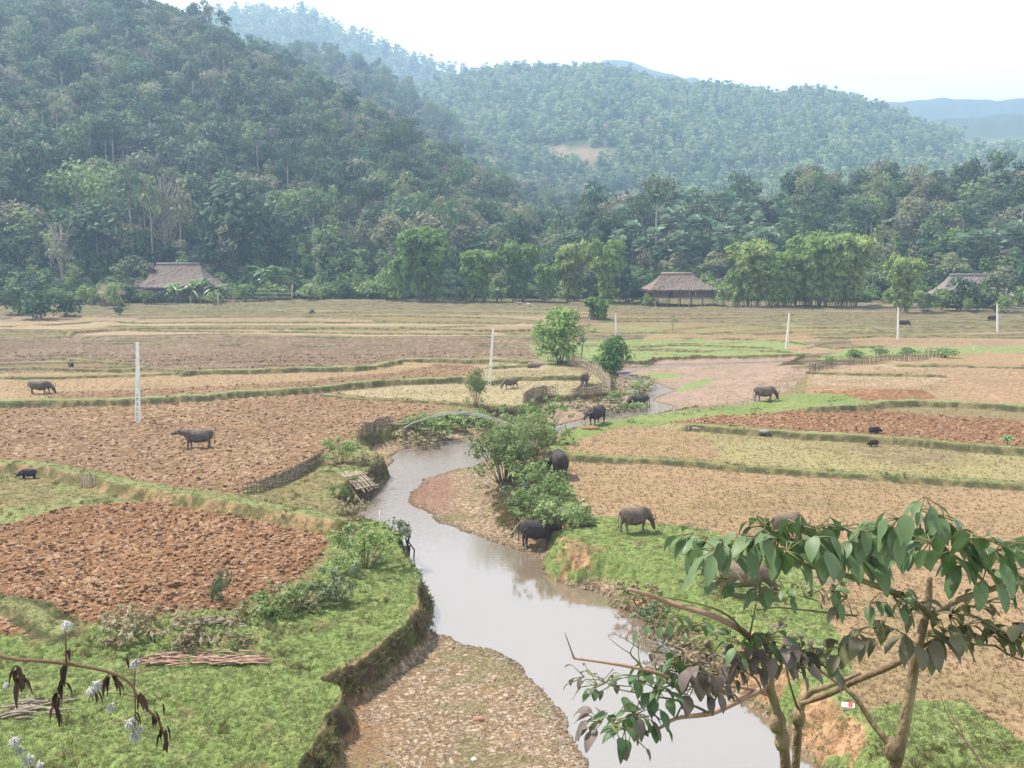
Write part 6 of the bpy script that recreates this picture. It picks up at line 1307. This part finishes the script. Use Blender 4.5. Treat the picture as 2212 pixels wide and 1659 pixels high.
BRN = foliage('bank_grass', [(.08,.085,.03),(.14,.12,.05),(.20,.15,.08)], vscale=3, trans=.2)
tg = [tuft('t', 14, .055, .07, .008, GRN, s, 1.1) for s in (1, 2, 3)]; tb = [tuft('t', 16, .22, .07, .008, BRN, s, .8) for s in (4, 5)] + [tuft('t', 12, .18, .06, .008, GRN, 6, .8)]; td = [tuft('t', 8, .075, .03, .008, DRYB, s, .7) for s in (7, 8)]
nb_ = (vn(GX * .9, GY * .9, 201) > .35)
cover('grass', 'short grazed green grass on the near banks', tg, [2], 26000, 19, 62, .5, 1.1, 1, power=1.6)
cover('bank_grass', 'ragged brown and green grass hanging on the stream banks', tb, [4], 4000, 20, 110, .3, .9, 2, nb_, power=1.0)
cover('tall_grass', 'taller grass patches and weeds in the turf', tb, [2], 1500, 20, 95, .4, .8, 3, (fbm(GX * .8, GY * .8, 4, 202) > .62), power=1.3)
cover('stubble', 'dry rice stubble in the harvested fields', td, [0], 22000, 19, 100, .6, 1.3, 4, power=1.5)
def rockmesh(seed, mat, flat=.6):
    r = np.random.default_rng(seed); bm = bmesh.new(); bmesh.ops.create_icosphere(bm, subdivisions=1, radius=1)
    for v in bm.verts: v.co *= r.uniform(.7, 1.15); v.co.z *= flat
    me = bpy.data.meshes.new('stone'); bm.to_mesh(me); bm.free(); me.materials.append(mat); return me
PEB = foliage('pebbles', [(.20,.13,.08),(.30,.21,.13),(.40,.30,.20),(.50,.43,.33),(.30,.15,.10)], vscale=.5, trans=.0, rough=.8, gain=.55); CLR = foliage('clods_red', [(.14,.072,.034),(.21,.11,.052),(.27,.155,.085),(.40,.29,.20)], vscale=1.2, trans=.0, rough=.95, gain=.9); CLT = foliage('clods_tan', [(.15,.085,.045),(.22,.13,.07),(.31,.20,.12),(.44,.33,.22)], vscale=1.2, trans=.0, rough=.95, gain=.9)
peb = [rockmesh(s, PEB, .5) for s in range(4)]
WD_ = pldist(GX, GY, WW, pad=1.2)
cover('pebbles', 'brown and pale river stones scattered on the gravel', peb, [3], 15000, 20, 62, .014, .05, 5, (GZ > zw_of(GY) - .03), 'gravel', .0, 1.3)
cover('shore_stones', 'small dark stones along the water edge', peb, [3], 1500, 20, 60, .03, .09, 6, (WD_ < .6) & (GZ > zw_of(GY) - .12), 'gravel', .0, 1.0)
isr = np.array([0]); pm_ = (GX * 0 + 1)
sxg, syg = proj(GX, GY, 0.0); redm_ = (syg > 1075) | ((sxg > 1400))
cr_ = [rockmesh(10 + s, CLR, .55) for s in range(3)]; ct_ = [rockmesh(20 + s, CLT, .5) for s in range(3)]
cover('red_clods', 'rough red brown clods turned up by the plough', cr_, [1], 15000, 24, 75, .035, .12, 7, redm_, 'soil clods', .0, 1.3)
cover('tan_clods', 'dry tan clods turned up by the plough in the big left field', ct_, [1], 17000, 40, 112, .05, .15, 8, ~redm_, 'soil clods', .0, 1.3)
# ------------------------------------------------------------------ near trees (on the slope below the viewpoint)
F_nl = foliage('leaves_large_green', [(.055,.105,.04),(.085,.15,.06),(.125,.18,.075),(.17,.20,.045)], vscale=12, trans=.22, rough=.5, spec=.35, gain=1.0)
F_nr = foliage('leaves_large_reddish', [(.06,.055,.035),(.11,.08,.06),(.16,.125,.11),(.12,.13,.04),(.21,.17,.15)], vscale=12, trans=.25, rough=.55, spec=.3, gain=1.15)
NB = simple('bark_near_tree', (.30,.22,.13), (.15,.10,.06), 7, stretch=(1,1,.5), bump=.9, bscale=24); NBP = simple('twig_pinkish', (.45,.27,.20), (.28,.17,.12), 8, bump=.2)
NBG = simple('twig_green_brown', (.20,.19,.08), (.12,.10,.05), 8)
def big_leaf(mb, base, d, L, W, droop, r, fold=.25, curl=.25):
    """pointed leaf blade: 2 x 7 strips along a drooping midrib"""
    d = d.normalized(); side = d.cross(Vector((0, 0, 1)));
    if side.length < .05: side = Vector((1, 0, 0))
    side.normalize(); side = (side + Vector((0, 0, r.uniform(-.5, .5)))).normalized(); m = 7; p = base.copy(); V = []; dd = d.copy(); tw = r.uniform(-.3, .3)
    for i in range(m + 1):
        t = i / m; nrm = side.cross(dd).normalized(); w = W * .5 * (math.sin(math.pi * (t ** .8) * .97 + .03)) ** .8 * (1 - .25 * t); s2 = (side * math.cos(tw * t) + nrm * math.sin(tw * t))
        ed = nrm * (fold * w) * (1 if nrm.z > 0 else -1); wav = nrm * (.04 * L * math.sin(t * 9 + tw * 10)) * .4
        V += [p - s2 * w + ed + wav, p.copy(), p + s2 * w + ed - wav]; dd = (dd + Vector((0, 0, -droop * (.3 + curl * t * 2)))).normalized(); p = p + dd * (L / m)
    F = []
    for i in range(m): a = i * 3; F += [(a, a + 1, a + 4, a + 3), (a + 1, a + 2, a + 5, a + 4)]
    mb.add(V, F)
def spray(lm, tm, p, direction, n, L, r, droop=.2, stalk=.075, spread=1.3):
    """leaf stalks fanning from a twig end, each with a drooping leaf"""
    for k in range(n):
        a = (k / max(1, n - 1) - .5) * 2 * spread + r.uniform(-.3, .3); d = Vector((direction.x * math.cos(a) - direction.y * math.sin(a), direction.x * math.sin(a) + direction.y * math.cos(a), direction.z + r.uniform(-.35, .28))); q = p + d.normalized() * stalk * r.uniform(.5, 1.6)
        tm.tube([p, q], [.004, .003], 4); big_leaf(lm, q, d + Vector((0, 0, r.uniform(-.6, .0))), L * r.uniform(.7, 1.15), L * .56 * r.uniform(.85, 1.1), droop * r.uniform(.5, 1.6), r)
def branch(mb, pts_px, rad, sub=4):
    """smooth tube through picture points with their own depths (px, py, Y)"""
    P = [AT(*p) for p in pts_px]; Q = []; RR = []
    for i in range(len(P) - 1):
        a = P[max(0, i-1)]; b = P[i]; c = P[i+1]; d = P[min(len(P)-1, i+2)]
        for j in range(sub): t = j / sub; Q.append(.5 * ((2*b) + (c-a)*t + (2*a-5*b+4*c-d)*t*t + (3*b-a-3*c+d)*t**3)); RR.append(rad[i] + (rad[i+1] - rad[i]) * t)
    Q.append(P[-1]); RR.append(rad[-1]); mb.tube(Q, RR, 9); return Q
def local(mb, o):
    mb.V = [(v[0] - o.x, v[1] - o.y, v[2] - o.z) for v in mb.V]; return mb
def slope_z(x, y): return gz(x, y)
def near_tree(name, label, base, trunk, trad, branches, sprays, greens):
    """branches: (points, radii, material key); sprays: (px, py, Y, dirx, dirz, n, L, mat key)"""
    r = random.Random(hash(name) % 1000 if False else len(sprays)); root = empty(name, base, 0, label, 'tree', 'slender trees on the slope in the foreground')
    mb = MB(); branch(mb, trunk, trad); p0 = AT(*trunk[0]); mb.tube([Vector((base.x, base.y, base.z - .3)), (p0 + Vector((base.x, base.y, base.z))) / 2 + Vector((.05,0,0)), p0 + Vector((0, 0, .05))], [trad[0] * 1.3, trad[0] * 1.15, trad[0]], 9)
    for (kx, ky, kY, kr) in greens: c = AT(kx, ky, kY); mb.tube([c - Vector((0,0,kr*1.2)), c - Vector((0,0,kr*.5)), c + Vector((0,0,kr*.4)), c + Vector((0,0,kr*1.2))], [kr*.7, kr, kr*.95, kr*.6], 9)
    tr = part('trunk', local(mb, base).mesh('trunk', NB, True), root); lg = MB(); lr = MB(); tg_ = MB(); tr_ = MB()
    for pts, rad, mk in branches:
        b = MB(); branch(b, pts, [q * .68 for q in rad]); part('branch', local(b, base).mesh('branch', {'b': NB, 'p': NBP, 'g': NBG}[mk], True), root)
    for (px, py, Y, dx, dz, n, L, mk) in sprays:
        d = Vector((dx, r.uniform(-.5, .5), dz)); spray(lg if mk == 'g' else lr, tg_ if mk == 'g' else tr_, AT(px, py, Y + r.uniform(-.15, .15)), d, int(n * 1.6), L * .88, r, .22 if mk == 'g' else .42)
    for g, st, mt in ((lg, tg_, F_nl), (lr, tr_, F_nr)):
        if not g.V: continue
        nf = len(g.F); g.add(st.V, st.F); me = local(g, base).mesh('foliage', mt, True); me.materials.append(NBG)
        for k in range(nf, len(me.polygons)): me.polygons[k].material_index = 1
        o = part('foliage', me, root)
        if mt is F_nr: o['label'] = 'curled reddish brown leaves'
    return root
def onslope(px, py, Y): p = AT(px, py, Y); return Vector((p.x, p.y, gz(p.x, p.y)))
# right tree: trunk (1930,1650)->(1985,1400), crown of large green leaves
Rt = [(1925,1690,5.6),(1945,1610,5.6),(1962,1520,5.6),(1975,1440,5.6),(1990,1370,5.6),(2005,1300,5.7),(2008,1245,5.7)]
brR = [([(1990,1400,5.6),(1925,1438,5.7),(1850,1470,5.8),(1790,1500,5.85),(1730,1520,5.9)], [.034,.032,.028,.026,.022], 'b'),
 ([(1925,1610,5.6),(1890,1570,5.65),(1850,1510,5.7),(1810,1475,5.75),(1760,1440,5.8)], [.03,.026,.022,.018,.012], 'b'),
 ([(2020,1340,5.7),(1990,1310,5.6),(1930,1280,5.5),(1850,1250,5.4),(1800,1235,5.3),(1745,1222,5.2),(1690,1206,5.2),(1620,1196,5.2)], [.034,.03,.028,.024,.022,.018,.013,.008], 'g'),
 ([(1870,1258,5.4),(1850,1235,5.4),(1830,1215,5.4),(1790,1196,5.4),(1740,1188,5.4)], [.014,.012,.010,.009,.006], 'g'),
 ([(1745,1222,5.2),(1710,1200,5.1),(1690,1180,5.1)], [.014,.010,.007], 'g'),
 ([(2010,1330,5.7),(2060,1300,5.6),(2120,1280,5.5),(2180,1262,5.4),(2240,1255,5.4)], [.034,.03,.026,.024,.02], 'b'),
 ([(2140,1275,5.5),(2110,1240,5.5),(2060,1200,5.5),(2030,1170,5.5),(2010,1130,5.5)], [.016,.014,.011,.009,.006], 'g'),
 ([(2030,1320,5.7),(2100,1330,5.5),(2160,1360,5.4),(2220,1390,5.3)], [.014,.012,.010,.008], 'g'),
 ([(1990,1400,5.6),(2030,1380,5.6),(2090,1390,5.5),(2150,1395,5.5)], [.02,.016,.012,.008], 'g'),
 ([(2150,1395,5.5),(2190,1420,5.4),(2230,1430,5.4)], [.010,.008,.006], 'g')]
rg = random.Random(3); spR = []
for (px, py, dx, n, L) in [(1500,1150,-1,4,.15),(1530,1160,-.8,5,.17),(1560,1165,-.5,5,.18),(1600,1170,-.6,5,.19),(1640,1160,-.4,5,.19),(1680,1165,-.3,6,.20),(1700,1190,.3,5,.20),(1730,1150,0,5,.17),(1760,1160,.4,6,.19),(1790,1170,.2,5,.20),(1820,1140,.3,5,.17),(1840,1190,.5,5,.21),(1870,1200,.6,6,.19),(1860,1145,0,4,.16),
   (1900,1130,-.3,5,.17),(1940,1120,-.2,5,.18),(1960,1160,-.6,5,.20),(1985,1100,0,5,.16),(1998,1072,.1,4,.12),(2020,1110,.4,5,.17),(2045,1150,.5,5,.19),(2010,1170,-.2,6,.20),(2050,1190,.4,5,.20),(2090,1170,.4,5,.20),(2120,1160,.5,5,.19),(2150,1190,.4,5,.20),(2180,1170,.6,5,.20),(2210,1190,.6,4,.20),(1655,1136,-.3,5,.17),(1695,1140,.2,5,.17),(1735,1136,.3,5,.17),(1675,1150,-.2,5,.18),(1765,1142,.2,5,.17),(2080,1220,-.3,5,.19),(2130,1230,.5,4,.18),(2190,1230,.3,4,.17),(1580,1195,-.5,4,.18),(1545,1185,-.9,3,.17)]:
    spR.append((px, py, 5.15 + rg.uniform(-.1, .4), dx, -.1, n, L, 'g'))
for (px, py, dx, n, L) in [(1700,1280,-.4,5,.11),(1660,1270,-.6,5,.12),(1740,1290,.2,5,.11),(1790,1275,.3,5,.11),(1830,1290,-.3,5,.12),(1880,1300,.4,5,.12),(1610,1265,-.6,4,.13),(1540,1240,-.8,3,.15),(1930,1290,.3,5,.12),(1960,1320,.4,5,.13),(1990,1310,-.5,4,.12),(2050,1330,.3,5,.13),(2090,1310,.5,4,.12),(2130,1300,.4,4,.11),(1570,1250,-.5,4,.12)]:
    spR.append((px, py, 5.5, dx, .1, n, L, 'g' if rg.random() < .55 else 'r'))
for (px, py, dx, n, L) in [(1870,1390,-.5,4,.20),(1910,1375,-.3,4,.17),(1960,1375,-.4,4,.20),(2000,1372,.5,5,.19),(2040,1360,.6,4,.18),(2080,1350,.4,4,.17),(2120,1375,.5,5,.19),(2160,1370,.6,4,.20),(2200,1380,.7,4,.20),(1820,1400,-.6,4,.16),(2190,1345,.4,4,.16)]:
    spR.append((px, py, 5.45, dx, .05, n, L, 'r'))
near_tree('slender_tree', 'right foreground tree with large green leaves on top and curled reddish leaves below', onslope(1925, 1690, 5.9), Rt, [.036,.035,.033,.030,.027,.023,.016], brR, spR, [(1930,1618,5.6,.054)])
for (px, py, dx, n, L) in [(1640,1205,-.4,3,.10),(1720,1235,.3,3,.10),(1780,1260,.2,4,.09),(1860,1275,-.3,4,.09),(1905,1320,.3,4,.09),(1950,1345,-.3,4,.10),(2060,1350,.3,4,.10),(2110,1330,.2,4,.09),(2150,1310,.4,4,.09),(2020,1290,.2,4,.09),(1590,1235,-.5,3,.10)]: pass
# left pair of stems
Lt = [(1700,1700,6.0),(1696,1640,6.0),(1690,1590,6.0),(1676,1530,6.0),(1664,1480,6.0),(1668,1430,6.0)]
brL = [([(1708,1740,6.02),(1718,1660,6.05),(1724,1580,6.05),(1728,1540,6.05),(1745,1500,6.05),(1800,1478,6.1),(1860,1455,6.1)], [.044,.042,.04,.036,.032,.026,.02], 'b'),
 ([(1655,1484,6.0),(1600,1512,5.9),(1545,1538,5.8),(1510,1545,5.7),(1460,1552,5.6),(1420,1575,5.5),(1375,1585,5.5)], [.03,.027,.024,.022,.017,.014,.010], 'p'),
 ([(1660,1500,6.0),(1620,1488,5.95),(1570,1482,5.9),(1520,1488,5.9)], [.022,.018,.014,.010], 'p'),
 ([(1530,1540,5.75),(1500,1525,5.7),(1450,1510,5.6),(1410,1505,5.6)], [.014,.012,.009,.006], 'g'),
 ([(1460,1552,5.6),(1470,1530,5.6),(1478,1520,5.6)], [.010,.008,.005], 'g'), ([(1530,1540,5.75),(1545,1510,5.7),(1552,1495,5.7)], [.012,.009,.006], 'g'),
 ([(1445,1462,5.3),(1400,1448,5.3),(1350,1438,5.3),(1300,1430,5.3),(1240,1422,5.3)], [.018,.016,.014,.012,.010], 'p'),
 ([(1240,1422,5.3),(1232,1400,5.3),(1220,1366,5.3)], [.010,.006,.003], 'p'), ([(1395,1456,5.3),(1378,1430,5.3),(1362,1412,5.3),(1370,1392,5.3)], [.011,.009,.006,.003], 'g'), ([(1362,1412,5.3),(1340,1398,5.3),(1315,1378,5.3)], [.005,.003,.002], 'g'),
 ([(1388,1448,5.3),(1380,1420,5.3),(1378,1375,5.3)], [.006,.004,.002], 'g'), ([(1380,1400,5.3),(1350,1380,5.3),(1328,1370,5.3)], [.005,.003,.002], 'g'),
 ([(1600,1360,5.6),(1540,1330,5.5),(1470,1310,5.5),(1440,1300,5.5),(1400,1285,5.4),(1356,1272,5.4)], [.030,.026,.023,.020,.018,.015], 'p'),
 ([(1640,1420,5.8),(1625,1385,5.7),(1600,1360,5.6)], [.034,.032,.030], 'b'), ([(1668,1440,6.0),(1655,1430,5.9),(1640,1420,5.8)], [.036,.035,.034], 'b'),
 ([(1610,1372,5.6),(1580,1335,5.5),(1530,1310,5.5),(1470,1296,5.5),(1430,1290,5.4)], [.012,.010,.008,.006,.004], 'g'),
 ([(1620,1370,5.6),(1630,1320,5.6),(1634,1300,5.6)], [.010,.007,.004], 'g'), ([(1634,1318,5.6),(1680,1312,5.6),(1760,1320,5.6),(1850,1330,5.7)], [.007,.008,.010,.012], 'g'),
 ([(1668,1440,6.0),(1690,1400,6.0),(1700,1380,6.0)], [.02,.014,.008], 'b'), ([(1728,1545,6.05),(1700,1450,6.0),(1715,1400,6.0)], [.012,.010,.006], 'g'), ([(1325,1445,5.3),(1290,1480,5.2),(1265,1470,5.2)], [.004,.003,.002], 'g'),
 ([(1405,1500,5.4),(1340,1490,5.3),(1300,1470,5.3),(1262,1468,5.3)], [.007,.005,.004,.003], 'g')]
spL = []
for (px, py, dx, n, L, mk) in [(1300,1560,-.4,6,.17,'r'),(1330,1555,.3,5,.16,'g'),(1370,1545,.4,4,.15,'r'),(1405,1540,.3,3,.15,'g'),(1350,1575,-.2,4,.15,'g'),(1262,1462,-.4,3,.08,'r'),(1290,1478,-.5,4,.11,'g'),(1320,1480,.2,3,.10,'r'),(1380,1460,-.2,4,.14,'g'),(1420,1450,.2,4,.16,'g'),(1460,1440,-.3,5,.14,'r'),(1490,1445,.3,5,.15,'r'),(1530,1450,.2,5,.14,'r'),(1450,1480,-.3,4,.15,'g'),(1500,1480,.3,4,.15,'r'),
   (1560,1460,-.3,5,.14,'r'),(1590,1440,.2,5,.14,'r'),(1620,1425,-.3,5,.13,'r'),(1650,1410,.2,6,.14,'r'),(1690,1400,.3,6,.14,'r'),(1730,1405,.3,6,.14,'r'),(1760,1420,.4,5,.14,'r'),(1600,1390,-.4,4,.13,'g'),(1640,1385,0,5,.12,'r'),(1700,1430,.3,5,.14,'r'),(1780,1440,.2,4,.14,'r'),(1420,1490,0,4,.15,'g'),(1470,1500,.2,3,.14,'g'),(1405,1345,-.5,3,.09,'g'),(1445,1335,.2,3,.10,'g'),(1500,1350,.3,3,.12,'g'),(1650,1380,.5,4,.15,'g'),(1470,1425,-.2,4,.13,'g'),(1540,1500,.2,3,.12,'r')]:
    spL.append((px, py, 5.45, dx, .08, n, L, mk))
for (px, py, Y, dx, dz, n, L, mk) in list(spL): spL.append((px + rg.uniform(-22, 22), py + rg.uniform(-16, 14), Y + rg.uniform(-.2, .2), rg.uniform(-.6, .6), dz, max(2, n - 2), L * .62, 'r' if rg.random() < .6 else 'g'))
near_tree('slender_tree', 'left foreground tree with a forked knobbly trunk and drooping grey brown leaves over the water', onslope(1700, 1700, 6.3), Lt, [.035,.034,.032,.030,.028,.025], brL, spL, [(1680,1560,6.0,.054),(1725,1548,6.05,.046),(1690,1600,6.0,.05)])
# thin bare stem at the lower right
tb_ = MB(); branch(tb_, [(2150,1720,5.0),(2120,1650,5.0),(2085,1600,5.0),(2055,1560,5.0),(2030,1500,5.0)], [.008,.007,.005,.004,.002]); b_ = onslope(2150, 1720, 5.2)
tb_.tube([b_ - Vector((0,0,.1)), AT(2150,1720,5.0)], [.009,.008], 6); branch(tb_, [(2085,1600,5.0),(2070,1565,5.0),(2052,1545,5.0)], [.004,.003,.002]); tag(link('bare_twig', local(tb_, b_).mesh('bare_twig', NBP, True), loc=b_), 'thin bare pale twig rising at the lower right corner', 'twig')
# withered flowering plant at the lower left
wl = MB(); P0 = onslope(-120, 1700, 4.4); rw = random.Random(8); root = empty('withered_plant', P0, 0, 'withered plant with dark hanging leaves and fluffy white seed heads at the lower left', 'plant')
stm = MB(); branch(stm, [(-130,1640,4.4),(-100,1500,4.4),(-40,1420,4.4),(40,1425,4.4),(130,1432,4.4),(230,1450,4.4),(280,1475,4.4),(305,1520,4.4),(345,1560,4.4),(358,1610,4.4)], [.011,.010,.009,.008,.008,.007,.006,.005,.005,.003])
stm.tube([P0 - Vector((0,0,.1)), AT(-130,1640,4.4)], [.012,.011], 6)
branch(stm, [(143,1432,4.4),(142,1390,4.4),(140,1350,4.4)], [.005,.004,.003]); branch(stm, [(143,1432,4.4),(130,1480,4.4),(120,1530,4.4)], [.005,.004,.003]); branch(stm, [(290,1480,4.4),(292,1440,4.4),(294,1425,4.4)], [.004,.003,.002]); branch(stm, [(345,1560,4.4),(290,1505,4.4),(230,1498,4.4)], [.003,.003,.002]); branch(stm, [(290,1480,4.4),(292,1560,4.4),(280,1610,4.4)], [.004,.003,.002]); branch(stm, [(240,1452,4.4),(205,1490,4.4),(190,1515,4.4)], [.004,.003,.002])
part('stem', local(stm, P0).mesh('stem', simple_cache('stem_dry_brown', (.20,.11,.07), (.11,.06,.04)), True), root)
dlm = MB()
for (px, py, n, L) in [(40,1440,5,.13),(44,1460,4,.13),(142,1440,4,.11),(136,1470,4,.11),(122,1500,4,.11),(118,1520,4,.10),(235,1455,4,.11),(245,1460,4,.10),(205,1490,3,.09),(305,1500,4,.10),(330,1540,4,.10),(355,1570,4,.11),(358,1600,3,.08),(290,1540,2,.08),(275,1420,2,.06),(355,1525,2,.06),(148,1400,2,.06)]:
    for k in range(n): big_leaf(dlm, AT(px + rw.uniform(-5,5), py + rw.uniform(-6,6), 4.4), Vector((rw.uniform(-.6,.6), rw.uniform(-.6,.6), -1)), L * rw.uniform(.6,1.1), L * .22, .3, rw, .8)
part('dead_leaves', local(dlm, P0).mesh('dead_leaves', simple_cache('leaf_dead_brown', (.10,.055,.04), (.045,.028,.022)), True), root)
fm_ = MB(); FW = simple('seed_heads_white', (.62,.60,.57), (.42,.39,.37), 9, translucent=.3)
for (px, py, s) in [(143,1348,.062),(210,1478,.065),(196,1492,.055),(290,1432,.055),(240,1525,.055),(282,1560,.07),(292,1590,.06),(30,1600,.06),(60,1640,.07),(40,1620,.05),(85,1650,.045),(300,1575,.05),(130,1500,.025),(15,1480,.04)]:
    c = AT(px, py, 4.4)
    fm_ = MB(); fm_.tube([c + Vector((0,0,-s*.25)), c, c + Vector((0,0,s*.2))], [s*.12, s*.2, s*.1], 6)
    for k in range(120):
        d = Vector((rw.gauss(0,1), rw.gauss(0,1), rw.gauss(0,.8) - .3)).normalized(); big_leaf(fm_, c + d * s * .1, d, s * rw.uniform(.25,.58), s * .10, .5, rw)
    part('seed_head', local(fm_, P0).mesh('seed_head', FW, True), root)
